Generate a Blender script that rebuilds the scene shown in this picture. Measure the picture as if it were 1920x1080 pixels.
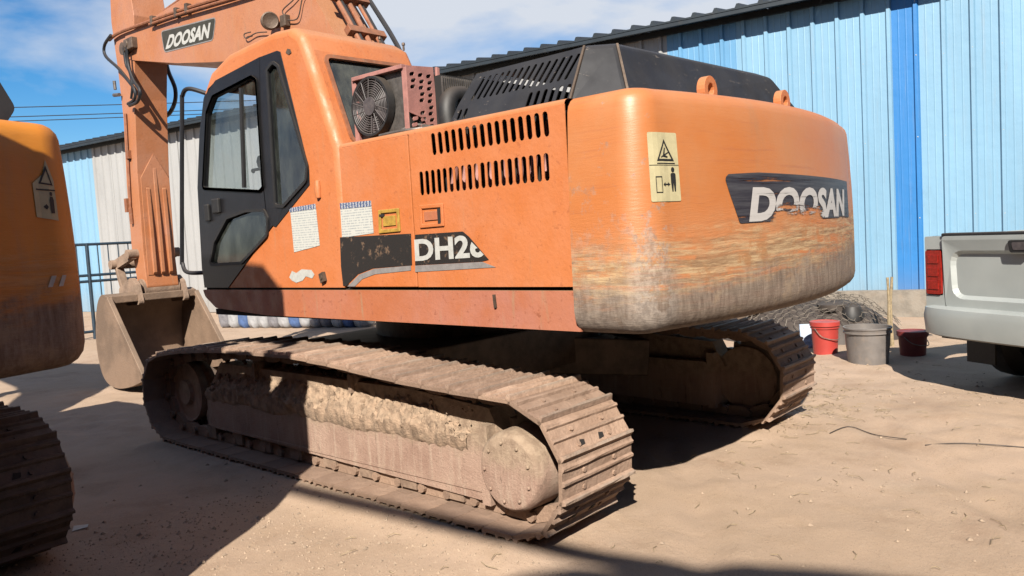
import bpy, bmesh, math, random
from mathutils import Vector, Matrix, noise
from mathutils.geometry import tessellate_polygon
random.seed(7)
R = math.radians
sc = bpy.context.scene
col = sc.collection
for o in list(bpy.data.objects): bpy.data.objects.remove(o)

# ------------------------------------------------------------------ camera
F_PX, PITCH, ROLL, YAW = 1463.7, .0661, .0585, .844
CAM = Vector((-4.4249, -4.5407, 1.5675))
vd = Vector((math.sin(YAW)*math.cos(PITCH), math.cos(YAW)*math.cos(PITCH), -math.sin(PITCH)))
rt0 = Vector((math.cos(YAW), -math.sin(YAW), 0)); up0 = rt0.cross(vd)
rt = rt0*math.cos(ROLL) - up0*math.sin(ROLL)
up = up0*math.cos(ROLL) + rt0*math.sin(ROLL)
cd = bpy.data.cameras.new('camera'); cam = bpy.data.objects.new('camera', cd); col.objects.link(cam)
M = Matrix((rt, up, -vd)).transposed().to_4x4(); M.translation = CAM
cam.matrix_world = M
cd.sensor_width = 36; cd.lens = 36*F_PX/1920; cd.clip_end = 2000; cd.clip_start = .05
sc.camera = cam
def ray(px, py):
    x = (px-960)/F_PX; y = (540-py)/F_PX
    return vd + rt*x + up*y
def on(px, py, ax, val):
    d = ray(px, py); i = 'xyz'.index(ax); return CAM + d*((val-CAM[i])/d[i])

# ------------------------------------------------------------------ light
SUN_TRAVEL = Vector((1.1, .72, -1.0)).normalized()
toS = -SUN_TRAVEL
w = bpy.data.worlds.new('World'); sc.world = w; w.use_nodes = True
nt = w.node_tree; nt.nodes.clear()
def N(t, typ, **k):
    n = t.nodes.new(typ)
    for a, b in k.items(): setattr(n, a, b)
    return n
out = N(nt, 'ShaderNodeOutputWorld'); bg = N(nt, 'ShaderNodeBackground'); sky = N(nt, 'ShaderNodeTexSky')
sky.sky_type = 'NISHITA'; sky.sun_disc = False
sky.sun_elevation = math.asin(toS.z); sky.sun_rotation = math.atan2(toS.x, toS.y)
sky.air_density = 1.0; sky.dust_density = .3; sky.ozone_density = 4.5
tc = N(nt, 'ShaderNodeTexCoord'); mp = N(nt, 'ShaderNodeMapping'); mp.inputs['Scale'].default_value = (1, 1, 2.2); mp.inputs['Location'].default_value = (3.1, .4, .9)
nz = N(nt, 'ShaderNodeTexNoise'); nz.inputs['Scale'].default_value = 2.3; nz.inputs['Detail'].default_value = 7; nz.inputs['Roughness'].default_value = .52
nz.inputs['Distortion'].default_value = .3
rp = N(nt, 'ShaderNodeValToRGB'); rp.color_ramp.elements[0].position = .45; rp.color_ramp.elements[1].position = .62
mx = N(nt, 'ShaderNodeMixRGB'); mx.inputs[2].default_value = (5.5, 5.9, 6.6, 1)
nt.links.new(tc.outputs['Generated'], mp.inputs[0]); nt.links.new(mp.outputs[0], nz.inputs['Vector'])
nt.links.new(nz.outputs['Fac'], rp.inputs[0]); nt.links.new(rp.outputs[0], mx.inputs[0])
hs = N(nt, 'ShaderNodeHueSaturation'); hs.inputs['Saturation'].default_value = 1.35; nt.links.new(sky.outputs[0], hs.inputs['Color']); nt.links.new(hs.outputs[0], mx.inputs[1]); nt.links.new(mx.outputs[0], bg.inputs[0])
bg.inputs[1].default_value = .05
nt.links.new(bg.outputs[0], out.inputs[0])
sl = bpy.data.lights.new('sun', 'SUN'); sl.energy = 5.0; sl.angle = R(.53); sl.color = (1, .93, .82)
so = bpy.data.objects.new('sun', sl); col.objects.link(so); so.rotation_euler = SUN_TRAVEL.to_track_quat('-Z', 'Y').to_euler(); so.location = (-8, -6, 12)
vs = sc.view_settings; vs.view_transform = 'Standard'; vs.look = 'None'; vs.exposure = 1.31; vs.gamma = 1; vs.use_curve_mapping = False

# ------------------------------------------------------------------ materials
def srgb(r, g, b):
    f = lambda c: (c/255/12.92) if c/255 <= .04045 else ((c/255+.055)/1.055)**2.4
    return (f(r), f(g), f(b), 1)
ALB = .44   # overall level of the base colours, balanced against the exposure
class NM:
    def __init__(s, name):
        s.m = bpy.data.materials.new(name); s.m.use_nodes = True; s.t = s.m.node_tree
        s.b = s.t.nodes['Principled BSDF']; s.tc = N(s.t, 'ShaderNodeTexCoord'); s.co = s.tc.outputs['Object']
        s.geo = N(s.t, 'ShaderNodeNewGeometry')
    def L(s, a, b): s.t.links.new(a, b)
    def noise(s, scale, detail=4, rough=.55, vec=None, stretch=None, dist=0):
        n = N(s.t, 'ShaderNodeTexNoise'); n.inputs['Scale'].default_value = scale; n.inputs['Detail'].default_value = detail
        n.inputs['Roughness'].default_value = rough; n.inputs['Distortion'].default_value = dist
        v = vec or s.co
        if stretch:
            m = N(s.t, 'ShaderNodeMapping'); m.inputs['Scale'].default_value = stretch; s.L(v, m.inputs[0]); v = m.outputs[0]
        s.L(v, n.inputs['Vector']); return n.outputs['Fac']
    def ramp(s, fac, p0, p1, v0=0, v1=1):
        n = N(s.t, 'ShaderNodeMapRange'); n.interpolation_type = 'SMOOTHSTEP'
        n.inputs[1].default_value = p0; n.inputs[2].default_value = p1; n.inputs[3].default_value = v0; n.inputs[4].default_value = v1
        s.L(fac, n.inputs[0]); return n.outputs[0]
    def math(s, op, a, b=None):
        n = N(s.t, 'ShaderNodeMath', operation=op)
        for i, x in enumerate((a, b)):
            if x is None: continue
            if isinstance(x, (int, float)): n.inputs[i].default_value = x
            else: s.L(x, n.inputs[i])
        return n.outputs[0]
    def mix(s, fac, a, b, mode='MIX'):
        n = N(s.t, 'ShaderNodeMixRGB', blend_type=mode)
        for i, x in zip((0, 1, 2), (fac, a, b)):
            if isinstance(x, (int, float)): n.inputs[i].default_value = x
            elif isinstance(x, tuple): n.inputs[i].default_value = x if len(x) == 4 else (*x, 1)
            else: s.L(x, n.inputs[i])
        return n.outputs[0]
    def sep(s, v=None):
        n = N(s.t, 'ShaderNodeSeparateXYZ'); s.L(v or s.co, n.inputs[0]); return n.outputs
    def col(s, c): s.L(s.mix(1.0, c, (ALB, ALB, ALB, 1), 'MULTIPLY'), s.b.inputs['Base Color'])
    def rough(s, r):
        if isinstance(r, (int, float)): s.b.inputs['Roughness'].default_value = r
        else: s.L(r, s.b.inputs['Roughness'])
    def bump(s, h, strength=.3, dist=.01):
        n = N(s.t, 'ShaderNodeBump'); n.inputs['Strength'].default_value = strength; n.inputs['Distance'].default_value = dist
        s.L(h, n.inputs['Height']); s.L(n.outputs[0], s.b.inputs['Normal'])
    def upness(s): return s.sep(s.geo.outputs['Normal'])[2]
def simple(name, c, rough=.6, metal=0, var=.25, vscale=6, bump=0, bscale=60, dust=0, dustc=(.45, .33, .23)):
    m = NM(name); c = tuple(c[:3])
    d = tuple(x*(1-var) for x in c)
    k = m.mix(m.ramp(m.noise(vscale, 6, .6), .35, .65), d, c)
    if dust:
        f = m.ramp(m.noise(vscale*1.7, 8, .7), .62-dust*.5, .92-dust*.5)
        f2 = m.math('MULTIPLY', m.ramp(m.upness(), .1, .9), dust)
        f = m.math('MAXIMUM', m.math('MULTIPLY', f, min(1, dust*1.2)), f2)
        k = m.mix(f, k, (*dustc, 1))
    m.col(k); m.rough(rough); m.b.inputs['Metallic'].default_value = metal
    if bump: m.bump(m.noise(bscale, 6, .6), bump, .01)
    return m.m
MT = {}
def orange(name, c=(.78, .22, .055), dust=.26, dirt_z=None):
    m = NM(name)
    k = m.mix(m.ramp(m.noise(1.6, 5, .6), .3, .7), c, (c[0]*1.04, c[1]*1.22, c[2]*1.7, 1))
    k = m.mix(m.math('MULTIPLY', m.ramp(m.noise(1.1, 7, .65), .5, .7), .4), k, (c[0]*.95, c[1]*1.4, c[2]*3.0, 1))
    st = m.noise(3, 6, .65, stretch=(6, 6, .7))
    k = m.mix(m.math('MULTIPLY', m.ramp(st, .55, .8), dust*1.3), k, (.50, .33, .2, 1))
    sp = m.noise(26, 5, .7)
    k = m.mix(m.math('MULTIPLY', m.ramp(sp, .60, .66), .35+dust*.5), k, (c[0]*.62, c[1]*.62, c[2]*.8, 1))
    ch = m.noise(9, 8, .75)
    k = m.mix(m.ramp(ch, .715, .735), k, (.30, .2, .13, 1))
    k = m.mix(m.math('MULTIPLY', m.ramp(m.upness(), .3, .95), dust*1.6), k, (.55, .36, .2, 1))
    m.col(k); m.rough(m.ramp(m.noise(7, 6, .65), .3, .7, .42, .72)); m.bump(m.math('ADD', m.math('MULTIPLY', m.noise(2.4, 3, .5), 2.2), m.noise(40, 5, .6)), .16, .015)
    return m.m
MT['orange'] = orange('orange_paint')
MT['orange_boom'] = orange('orange_boom_paint', (.64, .235, .09), .4)
MT['orange_skirt'] = orange('orange_skirt_paint', (.62, .195, .08), .7)
MT['orange_other'] = orange('yellow_orange_paint', (.85, .27, .025), .25)
def cwmat(name, worn=1.0, c=(.74, .24, .065)):
    m = NM(name); z = m.sep()[2]; x = m.sep()[0]
    # coordinates bent a little so that no stroke runs dead straight
    dn = N(m.t, 'ShaderNodeTexNoise'); dn.inputs['Scale'].default_value = 1.7; dn.inputs['Detail'].default_value = 3; m.L(m.co, dn.inputs['Vector'])
    vm = N(m.t, 'ShaderNodeVectorMath', operation='MULTIPLY_ADD'); m.L(dn.outputs['Color'], vm.inputs[0]); vm.inputs[1].default_value = (.0, .0, .05); m.L(m.co, vm.inputs[2]); wv = vm.outputs[0]
    n1 = m.noise(2.2, 6, .6); n2 = m.noise(1.5, 7, .7, vec=wv, stretch=(1.0, 1.0, 24)); n3 = m.noise(4.5, 8, .75, stretch=(1, 1, 3)); blot = m.noise(3.2, 6, .65)
    k = m.mix(m.ramp(n1, .3, .7), c, (c[0]*1.0, c[1]*1.22, c[2]*1.7, 1))
    k = m.mix(m.math('MULTIPLY', m.ramp(n2, .54, .70), .38), k, (c[0]*.72, c[1]*.72, c[2]*1.2, 1))
    k = m.mix(m.math('MULTIPLY', m.ramp(m.noise(2.2, 7, .7, stretch=(3, 3, .5)), .5, .75), .35), k, (.5, .3, .17, 1))
    zz = m.math('ADD', z, m.math('MULTIPLY', m.math('SUBTRACT', n3, .5), .42))
    zz = m.math('SUBTRACT', zz, m.math('MULTIPLY', m.math('SUBTRACT', x, .2), .05))
    f1 = m.math('MULTIPLY', m.ramp(zz, 1.66, 1.46), m.math('MAXIMUM', m.ramp(n2, .38, .54), m.math('MULTIPLY', m.ramp(blot, .46, .6), .85)))
    f1 = m.math('MULTIPLY', f1, worn)
    tan = m.mix(m.ramp(m.noise(2.4, 7, .75, vec=wv, stretch=(1.6, 1.6, 20)), .36, .64), (.36, .19, .09, 1), (.80, .55, .30, 1))
    tan = m.mix(m.math('MULTIPLY', m.ramp(m.noise(6, 7, .7), .52, .62), .8), tan, (.52, .24, .09, 1))
    k = m.mix(f1, k, tan)
    for ax, st, th in ((.5, (2.5, 2.5, 60), .62), (1.1, (4, 4, 14), .66), (2.2, (1.2, 1.2, 22), .66)):   # dark gouges
        dk = m.math('MULTIPLY', m.ramp(m.noise(1.7*ax, 8, .74, vec=wv, stretch=st), th, th+.05), m.ramp(zz, 1.66, 1.5)); k = m.mix(m.math('MULTIPLY', dk, worn*.9), k, (.14, .085, .055, 1))
    f2 = m.math('MULTIPLY', m.ramp(zz, 1.43, 1.27), .93)
    gm = m.mix(m.ramp(m.noise(9, 8, .72, stretch=(4, 4, .8)), .3, .7), (.165, .115, .09, 1), (.40, .31, .245, 1))
    gm = m.mix(m.math('MULTIPLY', m.ramp(m.noise(5, 7, .7), .55, .66), .55), gm, (.5, .36, .24, 1))
    k = m.mix(f2, k, gm)
    cn = m.noise(7, 9, .78)
    cx = m.math('MULTIPLY', m.math('MULTIPLY', m.ramp(x, -1.16, -1.30), m.ramp(x, -1.45, -1.40)), m.ramp(m.math('ADD', cn, m.math('MULTIPLY', m.math('SUBTRACT', 1.85, z), .26)), .56, .64))
    k = m.mix(m.math('MULTIPLY', cx, .62*worn), k, m.mix(m.ramp(m.noise(30, 5, .7), .4, .6), (.3, .25, .215, 1), (.56, .47, .4, 1)))
    ch = m.math('MULTIPLY', m.ramp(m.noise(13, 9, .78), .66, .69), m.ramp(z, 2.1, 1.6)); k = m.mix(m.math('MULTIPLY', ch, .8), k, (.26, .16, .1, 1))
    m.col(k); m.rough(m.ramp(z, 1.35, 1.75, .82, .45))
    h = m.math('ADD', m.math('MULTIPLY', m.noise(24, 8, .7, vec=wv, stretch=(.6, .6, 4)), m.ramp(z, 1.75, 1.5, .25, 1)), m.math('MULTIPLY', m.noise(2.6, 3), 1.6))
    m.bump(h, .3, .014)
    return m.m
MT['cw'] = cwmat('scraped_counterweight_paint'); MT['cw_other'] = cwmat('dull_counterweight_paint', .35, (.98, .31, .025))
def hoodmat():
    m = NM('scuffed_black_hood_paint'); k = m.mix(m.ramp(m.noise(4, 6, .6), .3, .7), (.024, .024, .029), (.042, .042, .048))
    k = m.mix(m.math('MULTIPLY', m.ramp(m.noise(3.1, 9, .8), .64, .69), .7), k, (.22, .19, .17, 1)); k = m.mix(m.math('MULTIPLY', m.ramp(m.noise(11, 8, .75, stretch=(1, 1, 3)), .62, .66), .6), k, (.3, .25, .21, 1))
    k = m.mix(m.math('MULTIPLY', m.ramp(m.upness(), .5, 1.0), .12), k, (.2, .16, .13, 1)); m.col(k); m.b.inputs['Specular IOR Level'].default_value = .3; m.rough(m.ramp(m.noise(6, 5), .3, .7, .5, .75)); m.bump(m.noise(3, 3), .15, .02); return m.m
MT['black'] = hoodmat()
MT['door'] = simple('black_door_paint', (.014, .014, .018), .42, 0, .3, 9, .1, 50, .12, (.12, .11, .11))
MT['rubber'] = simple('black_rubber', (.022, .021, .022), .6, 0, .3, 20, .05, 60, .15)
MT['hose'] = simple('black_hose', (.02, .022, .028), .45, 0, .3, 20, 0, 60, .12)
MT['pipe'] = simple('painted_pipe', (.5, .17, .07), .55, 0, .35, 12, .1, 60, .35)
MT['dusty'] = simple('dusty_track_steel', (.43, .285, .2), .82, 0, .42, 7, .55, 45, .5, (.5, .35, .25))
def shoemat():
    m = NM('track_shoe_steel'); z = m.sep()[2]; oi = N(m.t, 'ShaderNodeObjectInfo')
    n1 = m.noise(6, 6, .65); n2 = m.noise(22, 7, .7, stretch=(.4, 1, 1))
    k = m.mix(m.ramp(n1, .3, .7), (.44, .285, .205), (.64, .44, .33))
    k = m.mix(m.math('MULTIPLY', m.ramp(n2, .5, .7), .6), k, (.27, .165, .11, 1))
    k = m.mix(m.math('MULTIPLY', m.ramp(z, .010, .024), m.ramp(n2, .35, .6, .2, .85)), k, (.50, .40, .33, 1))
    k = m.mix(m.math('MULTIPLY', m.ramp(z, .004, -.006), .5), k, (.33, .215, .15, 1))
    k = m.mix(1.0, k, m.mix(oi.outputs['Random'], (.78, .76, .74, 1), (1.12, 1.1, 1.06, 1)), 'MULTIPLY')
    m.col(k); m.rough(m.ramp(z, .012, .026, .88, .6)); m.bump(m.math('ADD', m.noise(45, 6, .65), m.noise(14, 4)), .6, .012); return m.m
MT['shoe'] = shoemat(); MT['shoe_shade'] = simple('shade_dark_track_steel', (.17, .12, .095), .8, .1, .45, 7, .5, 45, .15, (.3, .22, .16))  # second steel is a darkened copy: the neighbour track's shade put into the colour
def framemat():
    m = NM('stained_frame_steel'); n1 = m.noise(4, 6, .6); st = m.noise(7, 7, .7, stretch=(1, 3.2, .35))
    k = m.mix(m.ramp(n1, .3, .7), (.47, .29, .215), (.64, .43, .325))
    k = m.mix(m.math('MULTIPLY', m.ramp(st, .48, .66), .7), k, (.68, .5, .38, 1))
    k = m.mix(m.math('MULTIPLY', m.ramp(m.noise(9, 8, .75, stretch=(1, 2.5, .4)), .58, .66), .7), k, (.2, .12, .085, 1))
    k = m.mix(m.math('MULTIPLY', m.ramp(m.upness(), .2, .9), .6), k, (.5, .37, .26, 1))
    zt = m.math('ADD', m.sep()[2], m.math('MULTIPLY', m.math('SUBTRACT', m.noise(6, 8, .75), .5), .3)); k = m.mix(m.math('MULTIPLY', m.ramp(zt, .34, .46), .85), k, m.mix(m.ramp(m.noise(18, 6, .6), .35, .65), (.40, .28, .19, 1), (.62, .46, .32, 1)))
    m.col(k); m.rough(.85); m.bump(m.math('ADD', m.math('MULTIPLY', m.noise(60, 8, .75), 1.3), st), .6, .014); return m.m
MT['dusty2'] = framemat()
MT['dusty2_'] = simple('dusty_frame_steel', (.44, .275, .195), .8, 0, .4, 4, .5, 30, .45, (.5, .36, .26))
MT['mud'] = simple('dried_mud', (.62, .43, .295), .95, 0, .42, 18, 1.0, 90, .3, (.66, .5, .35))
MT['steel'] = simple('worn_steel', (.24, .17, .125), .55, .4, .45, 8, .3, 40, .25)
MT['bucket'] = simple('worn_bucket_steel', (.38, .25, .17), .7, .1, .35, 2.5, .5, 35, .2, (.44, .34, .24))
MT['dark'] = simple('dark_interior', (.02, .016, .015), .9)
MT['seat'] = simple('black_seat_fabric', (.03, .03, .034), .8, 0, .3, 20)
MT['white'] = simple('white_sticker_paper', (.78, .77, .7), .6, 0, .1, 8)
MT['cream'] = simple('cream_sticker', (.78, .68, .4), .55, 0, .12, 20, 0, 0, .08)
MT['ink'] = simple('dark_print', (.02, .02, .02), .6)
MT['letter'] = simple('white_lettering', (.74, .74, .7), .55, 0, .15, 30, 0, 0, .12)
MT['plate_dk'] = simple('olive_decal', (.075, .066, .04), .5, 0, .3, 12, 0, 0, .1)
MT['silver'] = simple('silver_stripe', (.4, .37, .36), .5, 0, .2, 20, 0, 0, .15)
MT['yellow'] = simple('yellow_latch_plate', (.7, .42, .07), .55, 0, .3, 30, .15, 60, .2)
MT['pink'] = simple('pink_primer', (.62, .28, .24), .65, 0, .25, 14, .15, 60, .2, (.6, .4, .33))
MT['alu'] = simple('dull_aluminium', (.3, .27, .25), .5, .6, .35, 20, .2, 80, .2)
MT['fan'] = simple('grey_fan_plastic', (.12, .1, .105), .6, 0, .3, 20, 0, 0, .3, (.3, .25, .22))
MT['red'] = simple('red_pail_plastic', (.66, .075, .06), .45, 0, .12, 9, .05, 30, .12)
MT['red_shade'] = simple('shade_dark_red_plastic', (.3, .04, .035), .6, 0, .3, 9); MT['tub'] = simple('grey_plastic_tub', (.29, .26, .245), .5, 0, .2, 8, .05, 30, .3)  # first red is darkened to paint the second pail's shade
MT['wood'] = simple('pale_wood', (.5, .38, .22), .8, 0, .35, 30, .2, 60)
MT['concrete'] = simple('rough_concrete', (.42, .37, .31), .9, 0, .3, 5, .6, 40, .3)
MT['wire'] = simple('netting_wire', (.34, .29, .24), .6, .4, .4, 30)
MT['cable'] = simple('dark_cable', (.1, .075, .06), .7)
MT['gate'] = simple('dark_blue_gate_paint', (.025, .06, .1), .5, 0, .3, 10)
MT['roofm'] = simple('dark_slate_roof_steel', (.03, .045, .06), .5, .1, .3, 3, .05, 30, .12)
MT['sky_line'] = simple('power_line', (.05, .06, .08), .6)
MT['board'] = simple('white_blue_board', (.3, .42, .62), .5, 0, .5, 20)
MT['pole'] = simple('grey_pole', (.3, .28, .26), .8)
def glass(name, tint, refl=.12, dirt=.35, dirtc=(.42, .42, .36)):
    m = NM(name); t = m.t; t.nodes.remove(m.b)
    tr = N(t, 'ShaderNodeBsdfTransparent'); tr.inputs[0].default_value = (*tint, 1)
    gl = N(t, 'ShaderNodeBsdfGlossy'); gl.inputs['Roughness'].default_value = .05; gl.inputs[0].default_value = (.9, .95, 1, 1)
    df = N(t, 'ShaderNodeBsdfDiffuse'); df.inputs[0].default_value = (*dirtc, 1)
    a = N(t, 'ShaderNodeMixShader'); b = N(t, 'ShaderNodeMixShader')
    fr = N(t, 'ShaderNodeFresnel'); fr.inputs[0].default_value = 1.5
    m.L(m.math('ADD', fr.outputs[0], refl-.04), a.inputs[0]); m.L(tr.outputs[0], a.inputs[1]); m.L(gl.outputs[0], a.inputs[2])
    f = m.math('MULTIPLY', m.ramp(m.noise(5, 7, .7, stretch=(1, 1, .5)), .3, .75), dirt)
    m.L(f, b.inputs[0]); m.L(a.outputs[0], b.inputs[1]); m.L(df.outputs[0], b.inputs[2])
    m.L(b.outputs[0], t.nodes['Material Output'].inputs[0]); return m.m
MT['glass'] = glass('dusty_tinted_glass', (.80, .84, .86), .05, .10)
MT['glass2'] = glass('dirty_green_glass', (.6, .66, .64), .08, .2, (.16, .18, .16))
MT['glass3'] = glass('dark_rear_glass', (.22, .24, .22), .07, .4, (.15, .15, .12))
MT['tail'] = simple('red_tail_lamp', (.5, .03, .02), .2, 0, .3, 40)
def carpaint():
    m = NM('silver_green_car_paint'); m.col(m.mix(m.ramp(m.noise(2, 4), .3, .7), (.56, .60, .59), (.64, .68, .665)))
    m.b.inputs['Metallic'].default_value = .1; m.rough(m.ramp(m.noise(6, 5, .6), .3, .7, .3, .5)); m.b.inputs['Coat Weight'].default_value = .3
    return m.m
MT['car'] = carpaint()
def decalmat():   # black maker's plate and its letters, partly scraped away
    outm = []
    for nm, c in (('scraped_black_decal', (.04, .036, .05)), ('scraped_white_letters', (.72, .68, .66))):
        m = NM(nm); t = m.t; z = m.sep()[2]; x = m.sep()[0]
        n2 = m.noise(1.6, 7, .7, stretch=(1, 1, 30)); n3 = m.noise(7, 8, .7)
        n4 = m.noise(2.2, 9, .8, stretch=(1.2, 1.2, 16)); zz = m.math('ADD', z, m.math('ADD', m.math('MULTIPLY', m.math('SUBTRACT', n4, .5), .26), m.math('MULTIPLY', m.math('SUBTRACT', m.noise(34, 6, .7), .5), .05)))
        bite = m.math('MULTIPLY', m.ramp(x, -.5, -.36), m.ramp(x, .32, .15))
        th = m.math('ADD', m.math('MULTIPLY', bite, .075), 1.555)
        a = m.ramp(m.math('SUBTRACT', zz, th), -.015, .015)
        a = m.math('MULTIPLY', a, m.ramp(n2, .34, .4, .12 if 'black' in nm else .5, 1))
        tr = N(t, 'ShaderNodeBsdfTransparent'); ms = N(t, 'ShaderNodeMixShader')
        m.col(m.mix(m.ramp(n2, .4, .65), (*c, 1), tuple(min(1, q*1.0+.07) for q in c)+(1,))); m.rough(.5)
        m.L(a, ms.inputs[0]); m.L(tr.outputs[0], ms.inputs[1]); m.L(m.b.outputs[0], ms.inputs[2]); m.L(ms.outputs[0], t.nodes['Material Output'].inputs[0])
        outm.append(m.m)
    return outm
MT['dec_bk'], MT['dec_wh'] = decalmat()
def blackstrip():
    m = NM('chipped_black_strip'); c = m.mix(m.ramp(m.noise(14, 8, .75), .56, .62), (.03, .026, .024), (.22, .14, .09)); m.col(c); m.rough(.5); return m.m
MT['strip'] = blackstrip()
def printmat():   # lines of tiny print
    m = NM('fine_print_paper'); z = m.sep()[2]; y = m.sep()[1]
    wv = m.math('FRACT', m.math('MULTIPLY', z, 62)); ln = m.ramp(wv, .52, .6)
    brk = m.ramp(m.noise(60, 2, .5, stretch=(1, 1.6, .5)), .42, .5)
    f = m.math('MULTIPLY', m.math('MULTIPLY', ln, brk), .55)
    m.col(m.mix(f, (.80, .80, .74), (.25, .3, .36))); m.rough(.6); return m.m
MT['print'] = printmat()
def headmat():
    m = NM('blue_heading_print'); y = m.sep()[1]; z = m.sep()[2]
    f = m.math('MULTIPLY', m.ramp(m.math('FRACT', m.math('MULTIPLY', y, 34)), .3, .36), m.ramp(m.noise(120, 2), .42, .5))
    m.col(m.mix(m.math('MULTIPLY', f, .75), (.05, .1, .26), (.8, .8, .8))); m.rough(.6); return m.m
MT['head'] = headmat()
def sheet(name, c, var=.12):
    m = NM(name); k = m.mix(m.ramp(m.noise(1.2, 5, .6, stretch=(1, 1, .25)), .3, .7), tuple(x*(1-var) for x in c), c)
    st = m.noise(5, 6, .7, stretch=(4, 4, .22)); k = m.mix(m.math('MULTIPLY', m.ramp(st, .5, .8), .3), k, (.42, .43, .42, 1)); k = m.mix(m.math('MULTIPLY', m.ramp(m.noise(1.1, 8, .75, stretch=(1, 1, .6)), .56, .7), .4), k, tuple(x*.72 for x in c)+(1,)); k = m.mix(m.math('MULTIPLY', m.math('MULTIPLY', m.ramp(m.noise(7, 8, .8, stretch=(6, 6, .18)), .66, .72), m.ramp(m.noise(.9, 3), .5, .6)), .6), k, (.3, .17, .1, 1))
    k = m.mix(m.math('MULTIPLY', m.ramp(m.sep()[2], .9, .1), .3), k, (.4, .33, .26, 1))
    m.col(k); m.rough(.42); m.bump(m.math('ADD', m.noise(1.4, 3), m.math('MULTIPLY', m.noise(5, 4), .4)), .3, .03); return m.m
MT['sh_lb'] = sheet('light_blue_sheet', (.33, .61, .86)); MT['sh_wh'] = sheet('white_sheet', (.58, .58, .58)); MT['sh_bl'] = sheet('strong_blue_sheet', (.045, .30, .78)); MT['sh_mb'] = sheet('mid_blue_sheet', (.2, .5, .85))
def groundmat():
    m = NM('dry_sandy_earth')
    n1 = m.noise(.35, 6, .6); n2 = m.noise(3.5, 8, .65); n3 = m.noise(38, 7, .7); n4 = m.noise(140, 3, .6)
    k = m.mix(m.ramp(n1, .35, .65), (.60, .425, .29), (.66, .475, .345))
    k = m.mix(m.math('MULTIPLY', m.ramp(n2, .45, .72), .5), k, (.50, .345, .22, 1))
    k = m.mix(m.math('MULTIPLY', m.ramp(n3, .52, .72), .45), k, (.72, .56, .40, 1))
    k = m.mix(m.math('MULTIPLY', m.ramp(n4, .58, .66), .5), k, (.25, .16, .1, 1))
    pt = m.noise(.9, 7, .7); k = m.mix(m.math('MULTIPLY', m.ramp(pt, .52, .66), .55), k, (.44, .285, .185, 1)); k = m.mix(m.math('MULTIPLY', m.ramp(m.noise(.6, 5, .6), .56, .7), .35), k, (.74, .60, .45, 1)); m.col(k); m.rough(.95); h = m.math('ADD', m.math('MULTIPLY', n3, m.ramp(pt, .4, .6, .25, .9)), m.math('MULTIPLY', n4, .3)); m.bump(h, .45, .02); return m.m
MT['ground'] = groundmat(); MT['pebble'] = simple('pale_pebble', (.62, .46, .33), .9, 0, .45, 30)

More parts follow.
